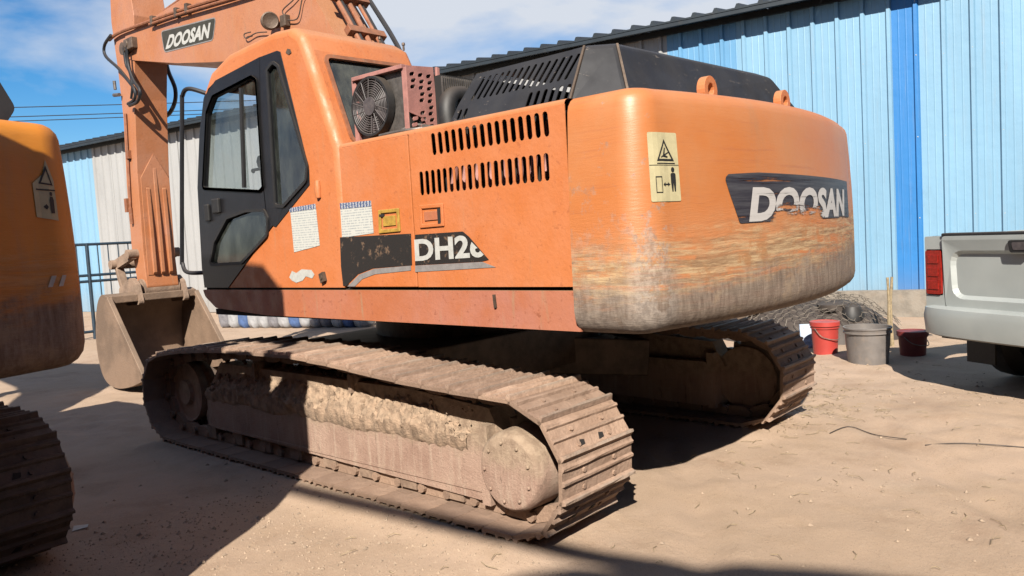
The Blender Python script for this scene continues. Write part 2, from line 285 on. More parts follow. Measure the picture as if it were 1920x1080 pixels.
# ------------------------------------------------------------------ mesh helpers
class B:
    def __init__(s): s.v = []; s.f = []; s.mi = []; s.cur = 0
    def add(s, vs, fs):
        o = len(s.v); s.v += [tuple(x) for x in vs]
        for f in fs: s.f.append(tuple(i+o for i in f)); s.mi.append(s.cur)
        return s
    def box(s, x0, x1, y0, y1, z0, z1):
        v = [(x, y, z) for x in (x0, x1) for y in (y0, y1) for z in (z0, z1)]
        return s.add(v, [(0, 1, 3, 2), (4, 6, 7, 5), (0, 4, 5, 1), (2, 3, 7, 6), (0, 2, 6, 4), (1, 5, 7, 3)])
    def obox(s, c, a, b, e):   # centre and three half-axis vectors
        c, a, b, e = map(Vector, (c, a, b, e))
        v = [c+a*i+b*j+e*k for i in (-1, 1) for j in (-1, 1) for k in (-1, 1)]
        return s.add(v, [(0, 1, 3, 2), (4, 6, 7, 5), (0, 4, 5, 1), (2, 3, 7, 6), (0, 2, 6, 4), (1, 5, 7, 3)])
    def bar(s, p, q, wd, h, upv=(0, 0, 1)):
        p, q = Vector(p), Vector(q); d = (q-p); u = d.normalized(); sd = u.cross(Vector(upv)).normalized(); tv = sd.cross(u)
        return s.obox((p+q)/2, d/2, sd*wd/2, tv*h/2)
    def tube(s, pts, r, n=8, cap=True):
        pts = [Vector(p) for p in pts]; rings = []
        prev = None
        for i, p in enumerate(pts):
            d = (pts[min(i+1, len(pts)-1)] - pts[max(i-1, 0)])
            d = d.normalized() if d.length > 1e-9 else Vector((0, 0, 1))
            if prev is None:
                a = d.cross(Vector((0, 0, 1)));
                if a.length < .1: a = d.cross(Vector((1, 0, 0)))
            else: a = prev - d*prev.dot(d)
            a.normalize(); prev = a; b = d.cross(a)
            rr = r[i] if isinstance(r, (list, tuple)) else r
            rings.append([p + (a*math.cos(2*math.pi*k/n) + b*math.sin(2*math.pi*k/n))*rr for k in range(n)])
        s.loft(rings, True)
        if cap:
            for ring, rev in ((rings[0], 1), (rings[-1], 0)):
                s.add(ring, [tuple(range(n))[::-1] if rev else tuple(range(n))])
        return s
    def cyl(s, p, q, r, n=16): return s.tube([p, q], r, n)
    def loft(s, rings, closed=True, skip=None):
        o = len(s.v); n = len(rings[0])
        for rg in rings: s.v += [tuple(x) for x in rg]
        for i in range(len(rings)-1):
            for j in range(n if closed else n-1):
                if skip and skip(i, j): continue
                k = (j+1) % n
                s.f.append((o+i*n+j, o+i*n+k, o+(i+1)*n+k, o+(i+1)*n+j)); s.mi.append(s.cur)
        return s
    def plate(s, outline, holes, m3, th):   # m3(u, v, w)
        loops = [list(outline)] + [list(h) for h in holes]
        tri = tessellate_polygon([[Vector((p[0], p[1], 0)) for p in l] for l in loops])
        flat = [p for l in loops for p in l]; n = len(flat)
        vs = [m3(p[0], p[1], 0) for p in flat] + [m3(p[0], p[1], th) for p in flat]
        fs = [tuple(t) for t in tri] + [tuple(i+n for i in t[::-1]) for t in tri]
        o = 0
        for l in loops:
            m = len(l)
            for i in range(m): j = (i+1) % m; fs.append((o+i, o+j, o+j+n, o+i+n))
            o += m
        return s.add(vs, fs)
    def lathe(s, prof, c, ax, n=24):   # prof: (radius, along)
        c = Vector(c); ax = Vector(ax).normalized(); a = ax.orthogonal().normalized(); b = ax.cross(a)
        rings = [[c + ax*h + (a*math.cos(2*math.pi*k/n)+b*math.sin(2*math.pi*k/n))*max(r, 1e-4) for k in range(n)] for r, h in prof]
        return s.loft(rings, True)
    def mesh(s, name, mats, smooth=False, merge=1e-5):
        me = bpy.data.meshes.new(name); me.from_pydata(s.v, [], s.f)
        for m in (mats if isinstance(mats, list) else [mats]): me.materials.append(MT[m])
        for p, i in zip(me.polygons, s.mi): p.material_index = i
        bm = bmesh.new(); bm.from_mesh(me)
        if merge: bmesh.ops.remove_doubles(bm, verts=bm.verts, dist=merge)
        bmesh.ops.delete(bm, geom=[v for v in bm.verts if not v.link_faces], context='VERTS')
        bmesh.ops.recalc_face_normals(bm, faces=bm.faces); bm.to_mesh(me); bm.free()
        if smooth:
            for p in me.polygons: p.use_smooth = True
            me.set_sharp_from_angle(angle=R(38))
        return me
    def build(s, name, mats, parent=None, smooth=False, bevel=0, merge=1e-5):
        return link(name, s.mesh(name, mats, smooth, merge), parent, bevel)
def link(name, me, parent=None, bevel=0):
    o = bpy.data.objects.new(name, me); col.objects.link(o); o.parent = parent
    if bevel:
        b = o.modifiers.new('bevel', 'BEVEL'); b.width = bevel; b.segments = 2; b.limit_method = 'ANGLE'; b.angle_limit = R(40); b.harden_normals = False
    return o
def empty(name, loc=(0, 0, 0), rz=0):
    o = bpy.data.objects.new(name, None); col.objects.link(o); o.location = loc; o.rotation_euler = (0, 0, rz); o.empty_display_size = .2; return o
def tag(o, label=None, cat=None, group=None, kind=None):
    if label: o['label'] = label
    if cat: o['category'] = cat
    if group: o['group'] = group
    if kind: o['kind'] = kind
    return o
def catmull(pts, n=8):
    pts = [Vector(p) for p in pts]; r = []
    for i in range(len(pts)-1):
        a, b, c, d = pts[max(i-1, 0)], pts[i], pts[i+1], pts[min(i+2, len(pts)-1)]
        for k in range(n):
            t = k/n; r.append(.5*((2*b)+(c-a)*t+(2*a-5*b+4*c-d)*t*t+(3*b-a-3*c+d)*t**3))
    r.append(pts[-1]); return r
def rounded(poly, rad, n=5):
    out = []; m = len(poly)
    for i in range(m):
        p = Vector(poly[i][:2]); a = Vector(poly[i-1][:2]); b = Vector(poly[(i+1) % m][:2])
        r = rad[i] if isinstance(rad, (list, tuple)) else rad
        if r <= 0: out.append(tuple(p)); continue
        da = (a-p); db = (b-p); la, lb = da.length, db.length; da.normalize(); db.normalize()
        ang = math.acos(max(-1, min(1, da.dot(db))))
        t = min(r/math.tan(ang/2), la*.48, lb*.48)
        p0 = p+da*t; p1 = p+db*t
        for k in range(n+1):
            u = k/n; out.append(tuple(p0*(1-u)**2 + p*2*u*(1-u) + p1*u*u))
    return out
def inset(poly, d):
    m = len(poly); area = sum(poly[i][0]*poly[(i+1) % m][1]-poly[(i+1) % m][0]*poly[i][1] for i in range(m)); sg = 1 if area > 0 else -1; out = []
    for i in range(m):
        p = Vector(poly[i]); a = (p-Vector(poly[i-1])); b = (Vector(poly[(i+1) % m])-p)
        if a.length < 1e-9: a = b
        if b.length < 1e-9: b = a
        a.normalize(); b.normalize(); n1 = Vector((-a.y, a.x))*sg; n2 = Vector((-b.y, b.x))*sg; n = (n1+n2)
        if n.length < 1e-6: n = n1
        n.normalize(); k = max(.35, n.dot(n1)); q = p+n*d/k; out.append((q.x, q.y))
    return out
def slot(cx, cz, w, h, sl=0, n=4):
    """upright slot with round ends, leaning by sl"""
    r = w/2; pts = []
    for k in range(n+1):
        a = math.pi*k/n; pts.append((cx+r*math.cos(a)+sl*(h/2-r), cz+h/2-r+r*math.sin(a)))
    for k in range(n+1):
        a = math.pi+math.pi*k/n; pts.append((cx+r*math.cos(a)-sl*(h/2-r), cz-h/2+r+r*math.sin(a)))
    return pts
def text_tris(txt, height, width=None, shear=0, bold=.0):
    """letter meshes as (verts2d, faces), scaled to height/width, from Blender's built-in font"""
    cu = bpy.data.curves.new('t', 'FONT'); cu.body = txt; cu.offset = bold; cu.shear = shear; cu.resolution_u = 4; cu.space_character = 1.02
    ob = bpy.data.objects.new('t', cu); col.objects.link(ob)
    dg = bpy.context.evaluated_depsgraph_get(); dg.update()
    me = bpy.data.meshes.new_from_object(ob.evaluated_get(dg)); v = [(p.co.x, p.co.y) for p in me.vertices]; f = [tuple(p.vertices) for p in me.polygons]
    bpy.data.objects.remove(ob); bpy.data.curves.remove(cu); bpy.data.meshes.remove(me)
    x0 = min(p[0] for p in v); x1 = max(p[0] for p in v); y0 = min(p[1] for p in v); y1 = max(p[1] for p in v)
    sx = (width/(x1-x0)) if width else height/(y1-y0); sy = height/(y1-y0)
    return [((p[0]-x0)*sx, (p[1]-y0)*sy) for p in v], f
def conform(v2, faces, m3, cuts=None):
    """flat shape mapped on a surface, split along u so that it follows the curve"""
    bm = bmesh.new(); vs = [bm.verts.new((p[0], p[1], 0)) for p in v2]
    for f in faces:
        try: bm.faces.new([vs[i] for i in f])
        except ValueError: pass
    for (co, no) in (cuts or []):
        bmesh.ops.bisect_plane(bm, geom=bm.verts[:]+bm.edges[:]+bm.faces[:], plane_co=co, plane_no=no)
    vv = [m3(v.co.x, v.co.y) for v in bm.verts]; bm.verts.index_update(); ff = [tuple(v.index for v in f.verts) for f in bm.faces]; bm.free()
    return vv, ff
def clip2(v2, faces, co, no):
    bm = bmesh.new(); vs = [bm.verts.new((p[0], p[1], 0)) for p in v2]
    for f in faces:
        try: bm.faces.new([vs[i] for i in f])
        except ValueError: pass
    bmesh.ops.bisect_plane(bm, geom=bm.verts[:]+bm.edges[:]+bm.faces[:], plane_co=co, plane_no=no, clear_outer=True)
    bm.verts.index_update(); r = [(v.co.x, v.co.y) for v in bm.verts], [tuple(v.index for v in f.verts) for f in bm.faces]; bm.free(); return r
def tess(poly, holes=()):
    loops = [list(poly)]+[list(h) for h in holes]
    return [p for l in loops for p in l], [tuple(t) for t in tessellate_polygon([[Vector((p[0], p[1], 0)) for p in l] for l in loops])]

# ------------------------------------------------------------------ ground
def gh(x, y):
    h = .035*(noise.noise(Vector((x*.5, y*.5, 0)))) + .014*noise.noise(Vector((x*2.1, y*2.1, 3))) + .006*noise.noise(Vector((x*7, y*7, 5)))
    d = max(0, 1-((abs(x)-1.3)/.6)**2) if abs(abs(x)-1.3) < .6 and abs(y) < 2.3 else 0
    # tyre ruts sweeping past the tail of the machine, and a scuffed berm beside the near track
    for c0, r0 in ((6.2, 0), (7.75, 1)):
        d = math.hypot(x+5.2, y-4.6)-c0-2.2
        if abs(d) < .3 and y < -1.6: h += -.022*math.exp(-(d/.11)**2)+.012*math.exp(-((abs(d)-.17)/.06)**2)+.006*math.sin(math.atan2(y-4.6, x+5.2)*90)*math.exp(-(d/.1)**2)
    e = abs(x+1.72); h += .022*math.exp(-(e/.07)**2)*(.5+noise.noise(Vector((y*4, 1, 1))))*(1 if abs(y) < 2.1 else 0)
    h += .03*noise.noise(Vector((x*4.3, y*4.3, 8)))*max(0, .15+noise.noise(Vector((x*.7, y*.7, 9)))) + .012*noise.noise(Vector((x*11, y*11, 8)))*max(0, noise.noise(Vector((x*.9, y*.9, 19)))+.1)
    h -= .012
    # soil pressed up round both tracks
    fx = max(0, abs(abs(x)-1.3)-.33); fy = max(0, abs(y)-1.98); d = math.hypot(fx, fy*.9)
    w_ = max(0, 1-d/.30); w_ = w_*w_*(3-2*w_)
    lump = .012*noise.noise(Vector((x*9, y*9, 4)))+.008*noise.noise(Vector((x*23, y*23, 4)))
    return h*(1-w_) + (.026+lump)*w_
def axis(lo, hi, c0, c1, fine, coarse_n):
    a = []; n = int((c1-c0)/fine)
    a += [c0+(c1-c0)*i/n for i in range(n+1)]
    for i in range(1, coarse_n+1): t = (i/coarse_n)**3; a.append(c1+(hi-c1)*t); a.insert(0, c0+(lo-c0)*t)
    return a
xs = axis(-300, 400, -5, 7, .045, 22); ys = axis(-300, 500, -5, 8, .045, 22)
g = B(); nx, ny = len(xs), len(ys)
g.v = [(x, y, gh(x, y)) for y in ys for x in xs]
g.f = [(j*nx+i, j*nx+i+1, (j+1)*nx+i+1, (j+1)*nx+i) for j in range(ny-1) for i in range(nx-1)]; g.mi = [0]*len(g.f)
gm = bpy.data.meshes.new('ground'); gm.from_pydata(g.v, [], g.f); gm.materials.append(MT['ground'])
for p in gm.polygons: p.use_smooth = True
tag(link('ground', gm), kind='structure')

# ------------------------------------------------------------------ shed
WA = Vector((8.3, .81)); WD = Vector((-.162, .987)); WN = Vector((-.987, -.162))
def W(t, off, z): p = WA+WD*t+WN*off; return Vector((p.x, p.y, z))
shed = empty('metal_shed', W(6, -4, 0)); tag(shed, 'long shed of light blue and white ribbed steel sheets under a dark roof', 'shed')
shed_inv = Matrix.Translation(-Vector(shed.location))
def sb(b, name, mats, **k):
    o = b.build(name, mats, shed, **k); o.matrix_parent_inverse = shed_inv; return o
HW = 4.95
def ribbed(t0, t1, z0, z1, pitch, ph, skew=0):
    b = B(); prof = [(t0, 0)]; t = math.floor((t0-ph)/pitch)*pitch+ph
    while t < t1:
        for dt, o in ((-.045, 0), (-.024, .04), (.024, .04), (.045, 0)):
            if t0 < t+dt < t1: prof.append((t+dt, o))
        for dt in (pitch*.36, pitch*.64):   # shallow stiffening crease
            for e, o in ((-.012, 0), (0, .004), (.012, 0)):
                if t0 < t+dt+e < t1: prof.append((t+dt+e, o))
        t += pitch
    prof.append((t1, 0)); prof.sort()
    lo = [W(a, o, z0) for a, o in prof]; hi = [W(a+skew, o, z1) for a, o in prof]
    b.loft([lo, hi], False); return b
PITCH_R = .365
bounds = []; t = -15.0
segs = [(-15.0, -2.18, 'sh_lb'), (-2.18, -1.80, 'sh_bl'), (-1.80, .55, 'sh_lb'), (.55, 1.75, 'sh_mb'), (1.75, 12.0, 'sh_wh'), (12.0, 14.6, 'sh_wh'), (14.6, 18.0, 'sh_wh'), (18.0, 19.9, 'sh_wh'), (19.9, 26, 'sh_lb')]
k = 0
for a, b_, m in segs:
    n = max(1, round((b_-a)/1.095))
    for i in range(n):
        o = .004*(k % 2); k += 1
        r_ = ribbed(a+(b_-a)*i/n-.02, a+(b_-a)*(i+1)/n, .0, HW+(.0 if m != 'sh_mb' else -.02), PITCH_R, -1.80+.02)
        r_.v = [(x+WN.x*o, y+WN.y*o, z) for x, y, z in r_.v]
        sb(r_, 'wall_sheet', m)
b = B(); t = -14.6
while t < 24:
    tt = math.floor((t+1.78)/PITCH_R)*PITCH_R-1.78
    for z in (.35, 1.5, 2.7, 3.9, 4.7):
        zz = z+.02*math.sin(tt*7+z); b.lathe([(.012, 0), (.010, .006), (.004, .010), (0, .011)], W(tt, .036, zz), (WN.x, WN.y, 0), 6)
    t += PITCH_R
o = sb(b, 'sheet_screws', 'letter'); o['kind'] = 'stuff'
# roof: ribbed sheets sloping up away from the wall, overhanging it
nR = 38
for i in range(nR):
    t0 = -15.2+i*1.1; t1 = t0+1.1; b = B(); prof = [(t0, 0)]
    for q in range(3):
        tm = t0+.18+q*.367; prof += [(tm-.05, 0), (tm-.02, .06), (tm+.02, .06), (tm+.05, 0)]
    prof.append((t1, 0))
    def rp_(tt, dz, u): return W(tt, .4-u, 5.06+dz+u*.16+.003*(i % 2))
    fr = [rp_(a, dz, 0) for a, dz in prof]; bk = [rp_(a, dz, 7.5) for a, dz in prof]
    fr2 = [rp_(a, -.03, 0) for a, dz in prof]; bk2 = [rp_(a, -.03, 7.5) for a, dz in prof]
    b.loft([fr2, fr, bk, bk2], False); sb(b, 'roof_sheet', 'roofm')
b = B(); b.bar(W(-15.2, .36, 5.0), W(26.5, .36, 5.0), .06, .07); sb(b, 'eave_beam', 'roofm')
b = B(); b.bar(W(-15.2, .05, 4.97), W(26.5, .05, 4.97), .05, .1); sb(b, 'wall_plate', 'roofm')
for (t0, t1, o0) in ((-15, 26, -7.5),):
    b = B(); b.loft([[W(t0, o0, 0), W(t1, o0, 0)], [W(t0, o0, 6.1), W(t1, o0, 6.1)]], False); sb(b, 'back_wall', 'sh_lb')
for tt in (-15, 26):
    b = B(); b.loft([[W(tt, 0, 0), W(tt, -7.5, 0)], [W(tt, 0, 5.0), W(tt, -7.5, 6.1)]], False); sb(b, 'end_wall', 'sh_lb')
b = B(); b.plate(rounded([(-14.8, 0), (3.5, 0), (3.5, .42), (-14.8, .5)], .02), [], lambda u, v, w_: W(u, .04+w_, v-.05), .22)
o = b.build('concrete_plinth', 'concrete', None, bevel=.02); tag(o, 'low rough concrete ledge along the foot of the blue shed wall', 'ledge')

# ------------------------------------------------------------------ excavator
XS = -1.395
def S(px, py): p = on(px, py, 'x', XS); return (p.y, p.z)
def SL(l): return [S(*p) for p in l]
def side3(off=0): return lambda u, v, w_: Vector((XS-off+w_, u, v))
CWH, CWR = 1.43, .19
def cw_plan():
    pts = []; xe = CWH-CWR
    for i in range(33):
        x = -xe+2*xe*i/32; pts.append((x, -2.87+.105*x*x))
    y0 = -2.87+.105*xe*xe
    lc = [(-CWH, -2.27)]; rc = []
    for k in range(9):
        a = k/8*math.pi/2; lc.append((-CWH+CWR*(1-math.cos(a)), y0+.17-(.17)*math.sin(a)))
    rc = [(-x, y) for x, y in lc[::-1]]
    return lc[:-1]+pts+rc[1:]
PLAN = cw_plan()
cum = [0]
for a, b_ in zip(PLAN, PLAN[1:]): cum.append(cum[-1]+math.dist(a, b_))
half = cum[-1]/2
def plan_at(s_):
    s_ = max(0, min(cum[-1]-1e-6, s_+half))
    for i in range(len(cum)-1):
        if cum[i+1] >= s_: break
    t = (s_-cum[i])/(cum[i+1]-cum[i]); a, b_ = Vector(PLAN[i]), Vector(PLAN[i+1]); p = a.lerp(b_, t)
    def nrm(j):
        q = Vector(PLAN[min(j+1, len(PLAN)-1)])-Vector(PLAN[max(j-1, 0)]); q.normalize(); return Vector((q.y, -q.x))
    n = (nrm(i)*(1-t)+nrm(i+1)*t).normalized(); return p, n
Z0, Z1 = 1.075, 2.215
def cw_in(z):
    d = 0; rb, rtp = .11, .075
    if z < Z0+rb: u = (Z0+rb-z)/rb; d += rb*(1-math.sqrt(max(0, 1-u*u)))
    if z > Z1-rtp: u = (z-(Z1-rtp))/rtp; d += rtp*(1-math.sqrt(max(0, 1-u*u)))
    return d + .035*max(0, (z-1.4)/.8)**2
def cwP(s_, z, off=0):
    p, n = plan_at(s_); q = p - n*(cw_in(z)-off); return Vector((q.x, q.y, z))
def s_of_x(x):
    for i in range(len(PLAN)-1):
        if PLAN[i][0] <= x <= PLAN[i+1][0] and PLAN[i+1][0] > PLAN[i][0]:
            return cum[i]+(cum[i+1]-cum[i])*(x-PLAN[i][0])/(PLAN[i+1][0]-PLAN[i][0])-half
    return 0
def cw_decal(v2, f, x0, z0, off=.004):   # flat shape, u along the arc from x0
    s0 = s_of_x(x0); us = [p[0] for p in v2]; cuts = []
    u = min(us)+.04
    while u < max(us): cuts.append(((u, 0, 0), (1, 0, 0))); u += .04
    return conform(v2, f, lambda a, c: cwP(s0+a, z0+c, off), cuts)

# track loop (Y, Z) of the shoe plate surface
def track_path():
    pts = []; rc, rr = Vector((-1.93, .40)), .36; fc, fr = Vector((1.93, .41)), .36
    for k in range(25): a = -math.pi/2-math.pi*k/24; pts.append(Vector((rc.x+rr*math.cos(a), rc.y+rr*math.sin(a))))
    top = [(-1.5, .775), (-1.0, .80), (-.5, .845), (0, .87), (.5, .865), (1.0, .855), (1.5, .82)]
    pts += [Vector(p) for p in top]
    for k in range(25): a = math.pi/2-math.pi*k/24; pts.append(Vector((fc.x+fr*math.cos(a), fc.y+fr*math.sin(a))))
    n = 16
    for k in range(1, n): pts.append(Vector((1.93-3.86*k/n, .045)))
    sm = pts+[pts[0]]; return sm
TP = track_path(); tl = [0]
for a, b_ in zip(TP, TP[1:]): tl.append(tl[-1]+(b_-a).length)
NSHOE = 46; PIT = tl[-1]/NSHOE
def tp_at(d):
    d %= tl[-1]
    for i in range(len(tl)-1):
        if tl[i+1] >= d: break
    t = (d-tl[i])/max(1e-9, tl[i+1]-tl[i]); p = TP[i].lerp(TP[i+1], t); return p
_shoe = {}
def shoe_mesh(var, mt='shoe'):
    if (var, mt) in _shoe: return _shoe[(var, mt)]
    b = B(); L = PIT; x0, x1 = -.30, .30   # local: x across, y along, z outwards; plate top at 0
    prof = [(-L/2+.004, -.020), (-L/2+.004, -.004), (-L/2+.012, .026), (-L/2+.026, .028), (-L/2+.036, .002), (-.012, .0), (-.004, .016), (.008, .017), (.016, .0), (L/2-.05, -.001), (L/2-.042, .012), (L/2-.03, .014), (L/2-.02, .0), (L/2+.012, -.010), (L/2+.012, -.022)]
    ends = []
    nseg = 6; rnd = random.Random(var*5+1)
    for i in range(nseg+1):
        x = x0+(x1-x0)*i/nseg; ch = .012 if i in (0, nseg) else 0
        ends.append([(x, y, z*(1-.25*rnd.random() if z > .01 else 1)+(rnd.random()-.5)*.004) for y, z in prof])
    b.loft(ends, True); n = len(prof)
    b.add(ends[0], [tuple(range(n))]); b.add(ends[-1], [tuple(range(n))[::-1]])
    for sx in (-.085, .085):   # chain links below the plate
        b.plate(rounded([(-L*.5, -.025), (L*.5, -.025), (L*.52, -.085), (L*.2, -.105), (-L*.2, -.105), (-L*.52, -.085)], .02, 2), [], lambda u, v, w_, sx=sx: Vector((sx-.022+w_, u, v)), .044)
        b.cyl((sx-.05, -L*.48, -.065), (sx+.05, -L*.48, -.065), .028, 8)
    if var == 1:               # mud clearing holes: their shade is painted as dark plates further down
        pass
    for sx in (-.13, .13):
        for sy in (-.05, .035): b.cyl((sx, sy, -.004), (sx, sy, .010), .013, 6)
    if var in (1, 3):
        b.cur = 1
        for sx in (-.10, .06): b.plate([(sx-.022, -.064), (sx+.02, -.06), (sx+.026, -.036), (sx-.006, -.03)], [], lambda u, v, w_: Vector((u, v, .0035-w_)), .02)  # dark plates painted for the shade inside the holes
    me = b.mesh('track_shoe', [mt, 'dark'], False); _shoe[(var, mt)] = me; return me
def hole_shade_mesh():
    if 'h' in _shoe: return _shoe['h']
    b = B(); b.plate([(-.022, -.014), (.02, -.012), (.024, .012), (-.012, .016)], [], lambda u, v, w_: Vector((u, v, .0015-w_)), .002)
    _shoe['h'] = b.mesh('hole_shade_plate', 'dark'); return _shoe['h']

def build_track(root, side, main):
    cx = side*(1.30 if main else 1.13)
    fr = B()   # side-plate frame, local = machine coordinates
    xo = side*1.445; xi = side*1.14
    prof = rounded([(-1.60, .135), (1.45, .19), (1.45, .50), (1.2, .53), (-1.35, .49), (-1.60, .49)], .03, 3)
    lo, hi = min(xo, xi), max(xo, xi)
    fr.plate(prof, [], lambda u, v, w_: Vector((lo+w_, u, v)), hi-lo)
    fr.plate([(-1.72, .45), (1.5, .48), (1.3, .70), (-1.0, .69), (-1.62, .64)], [], lambda u, v, w_: Vector((cx-.09+w_, u, v)), .18)
    fr.box(min(xo+side*.015, xi), max(xo+side*.015, xi), -1.66, -1.60, .12, .56)       # rear flange
    fr.box(min(side*1.452, side*1.2), max(side*1.452, side*1.2), -1.59, 1.4, .185, .20)
    frame = fr.build('track_frame', 'dusty2', root, bevel=.008)
    d = B(); d.lathe([(0, -.02), (.14, -.02), (.19, -.012), (.208, .01), (.213, .05), (.218, .2), (.25, .21), (.25, .27), (0, .27)], (side*1.525, -1.87, .36), (-side, 0, 0), 40)
    for k in range(9):
        a = 2*math.pi*k/9; d.cyl((side*1.54, -1.87+.155*math.cos(a), .36+.155*math.sin(a)), (side*1.555, -1.87+.155*math.cos(a), .36+.155*math.sin(a)), .011, 6)
    d.build('final_drive', 'dusty2', frame, True, .006)
    b = B(); rim = []
    for k in range(44):
        a = 2*math.pi*k/44; r_ = .285 if k % 2 else .245
        rim.append((-1.93+r_*math.cos(a), .40+r_*math.sin(a)))
    b.plate(rim, [], lambda u, v, w_: Vector((cx-.03+w_, u, v)), .06); b.build('sprocket', 'steel', frame)
    b = B(); b.lathe([(0, -.1), (.1, -.1), (.11, -.07), (.23, -.06), (.25, -.075), (.255, -.03), (.24, 0), (.255, .03), (.25, .075), (.23, .06), (.11, .07), (.1, .1), (0, .1)], (cx, 1.93, .41), (1, 0, 0), 32); b.build('idler', 'dusty2', frame, True)
    for i in range(8):
        y = -1.35+i*.40; b = B(); b.lathe([(0, -.115), (.06, -.115), (.1, -.11), (.115, -.07), (.085, -.06), (.085, .06), (.115, .07), (.1, .11), (.06, .115), (0, .115)], (cx, y, .245), (1, 0, 0), 18)
        b.obox((cx+side*.10, y, .14), (.03, 0, 0), (0, .07, 0), (0, 0, .05))
        b.build('track_roller', 'dusty', frame, True)
    for y in (-.42, .75):
        b = B(); b.lathe([(0, -.10), (.05, -.1), (.065, -.06), (.065, .06), (.05, .1), (0, .1)], (cx, y, .715), (1, 0, 0), 16); b.bar((cx+side*.08, y, .62), (cx+side*.08, y, .74), .03, .08, (1, 0, 0)); b.build('carrier_roller', 'dusty', frame, True)
    for i in range(NSHOE):
        d0 = i*PIT; p = tp_at(d0); q = tp_at(d0+PIT); mid = (p+q)/2; tv = (q-p).normalized(); nv = Vector((-tv.y, tv.x))
        # loop runs rear end upwards, so outwards is to the left of travel
        Mx = Matrix(((1, 0, 0), (0, tv.x, nv.x), (0, tv.y, nv.y))).to_4x4()
        if (Vector((mid.x, mid.y-.4))).dot(nv) < 0 and abs(mid.x) > 2: nv = -nv
        Mx = Matrix(((1, 0, 0), (0, tv.x, nv.x), (0, tv.y, nv.y))).to_4x4(); Mx.translation = Vector((cx, mid.x, mid.y)) 
        o = link('track_shoe', shoe_mesh(i % 4, 'shoe' if main else 'shoe_shade'), frame); o.matrix_local = Mx
    return frame

def mud_heap(frame, side, clods=240):
    b = B(); nu, nv = 300, 40; rows = []
    for j in range(nv+1):
        v = j/nv; row = []
        for i in range(nu+1):
            u = i/nu; y = -1.5+u*2.95
            x = side*(1.478-.27*v**1.2); prof = .47+.03*noise.noise(Vector((y*2.2, 7, 0)))+.26*math.sin(min(1, v*1.25)*math.pi/2)*(.85+.3*noise.noise(Vector((y*1.3, 4, 0))))
            if y < -1.0: prof -= .12*v*min(1, (-1.0-y)/.4)
            en = min(1, (y+1.5)/.22, (1.45-y)/.25); prof = .46+(prof-.46)*max(0, en)**.6
            nn = Vector((y*9, v*4, 1)); z = prof + .028*noise.noise(nn)*min(1, v*4+.2) + .026*noise.noise(nn*2.7) + .02*noise.noise(nn*7) + .01*noise.noise(nn*15)
            x += side*(.018*noise.noise(Vector((y*6, v*3, 9)))+.022*noise.noise(Vector((y*19, v*9, 2)))+.014*noise.noise(Vector((y*44, v*20, 3))))
            if j == 0: x = side*1.43; z = .40+.05*noise.noise(Vector((y*3, 1, 0)))
            dz_ = .035*noise.noise(Vector((y*3, 1, 0)))+.02*noise.noise(Vector((y*13, 1, 0)))+.012*noise.noise(Vector((y*37, 1, 0)))
            if j == 1: x = side*1.4475; z = .405+dz_
            if j == 2: x = side*(1.458+.01*noise.noise(Vector((y*20, 1, 5)))); z = .43+dz_
            row.append((x, y, z))
        rows.append(row)
    b.loft(rows, False)
    for q in range(clods):   # loose clods
        y = random.uniform(-1.5, 1.4); v = random.random(); x = side*(1.46-.25*v); z = .48+.25*math.sin(min(1, v*1.25)*math.pi/2); r_ = .006+.024*random.random()**2
        b.lathe([(0, -r_), (r_*.8, -r_*.5), (r_, .1*r_), (r_*.6, r_*.8), (0, r_)], (x, y, z+r_*.3), (random.random(), random.random(), 1), 6)
    return b.build('mud_heap', 'mud', frame, True)

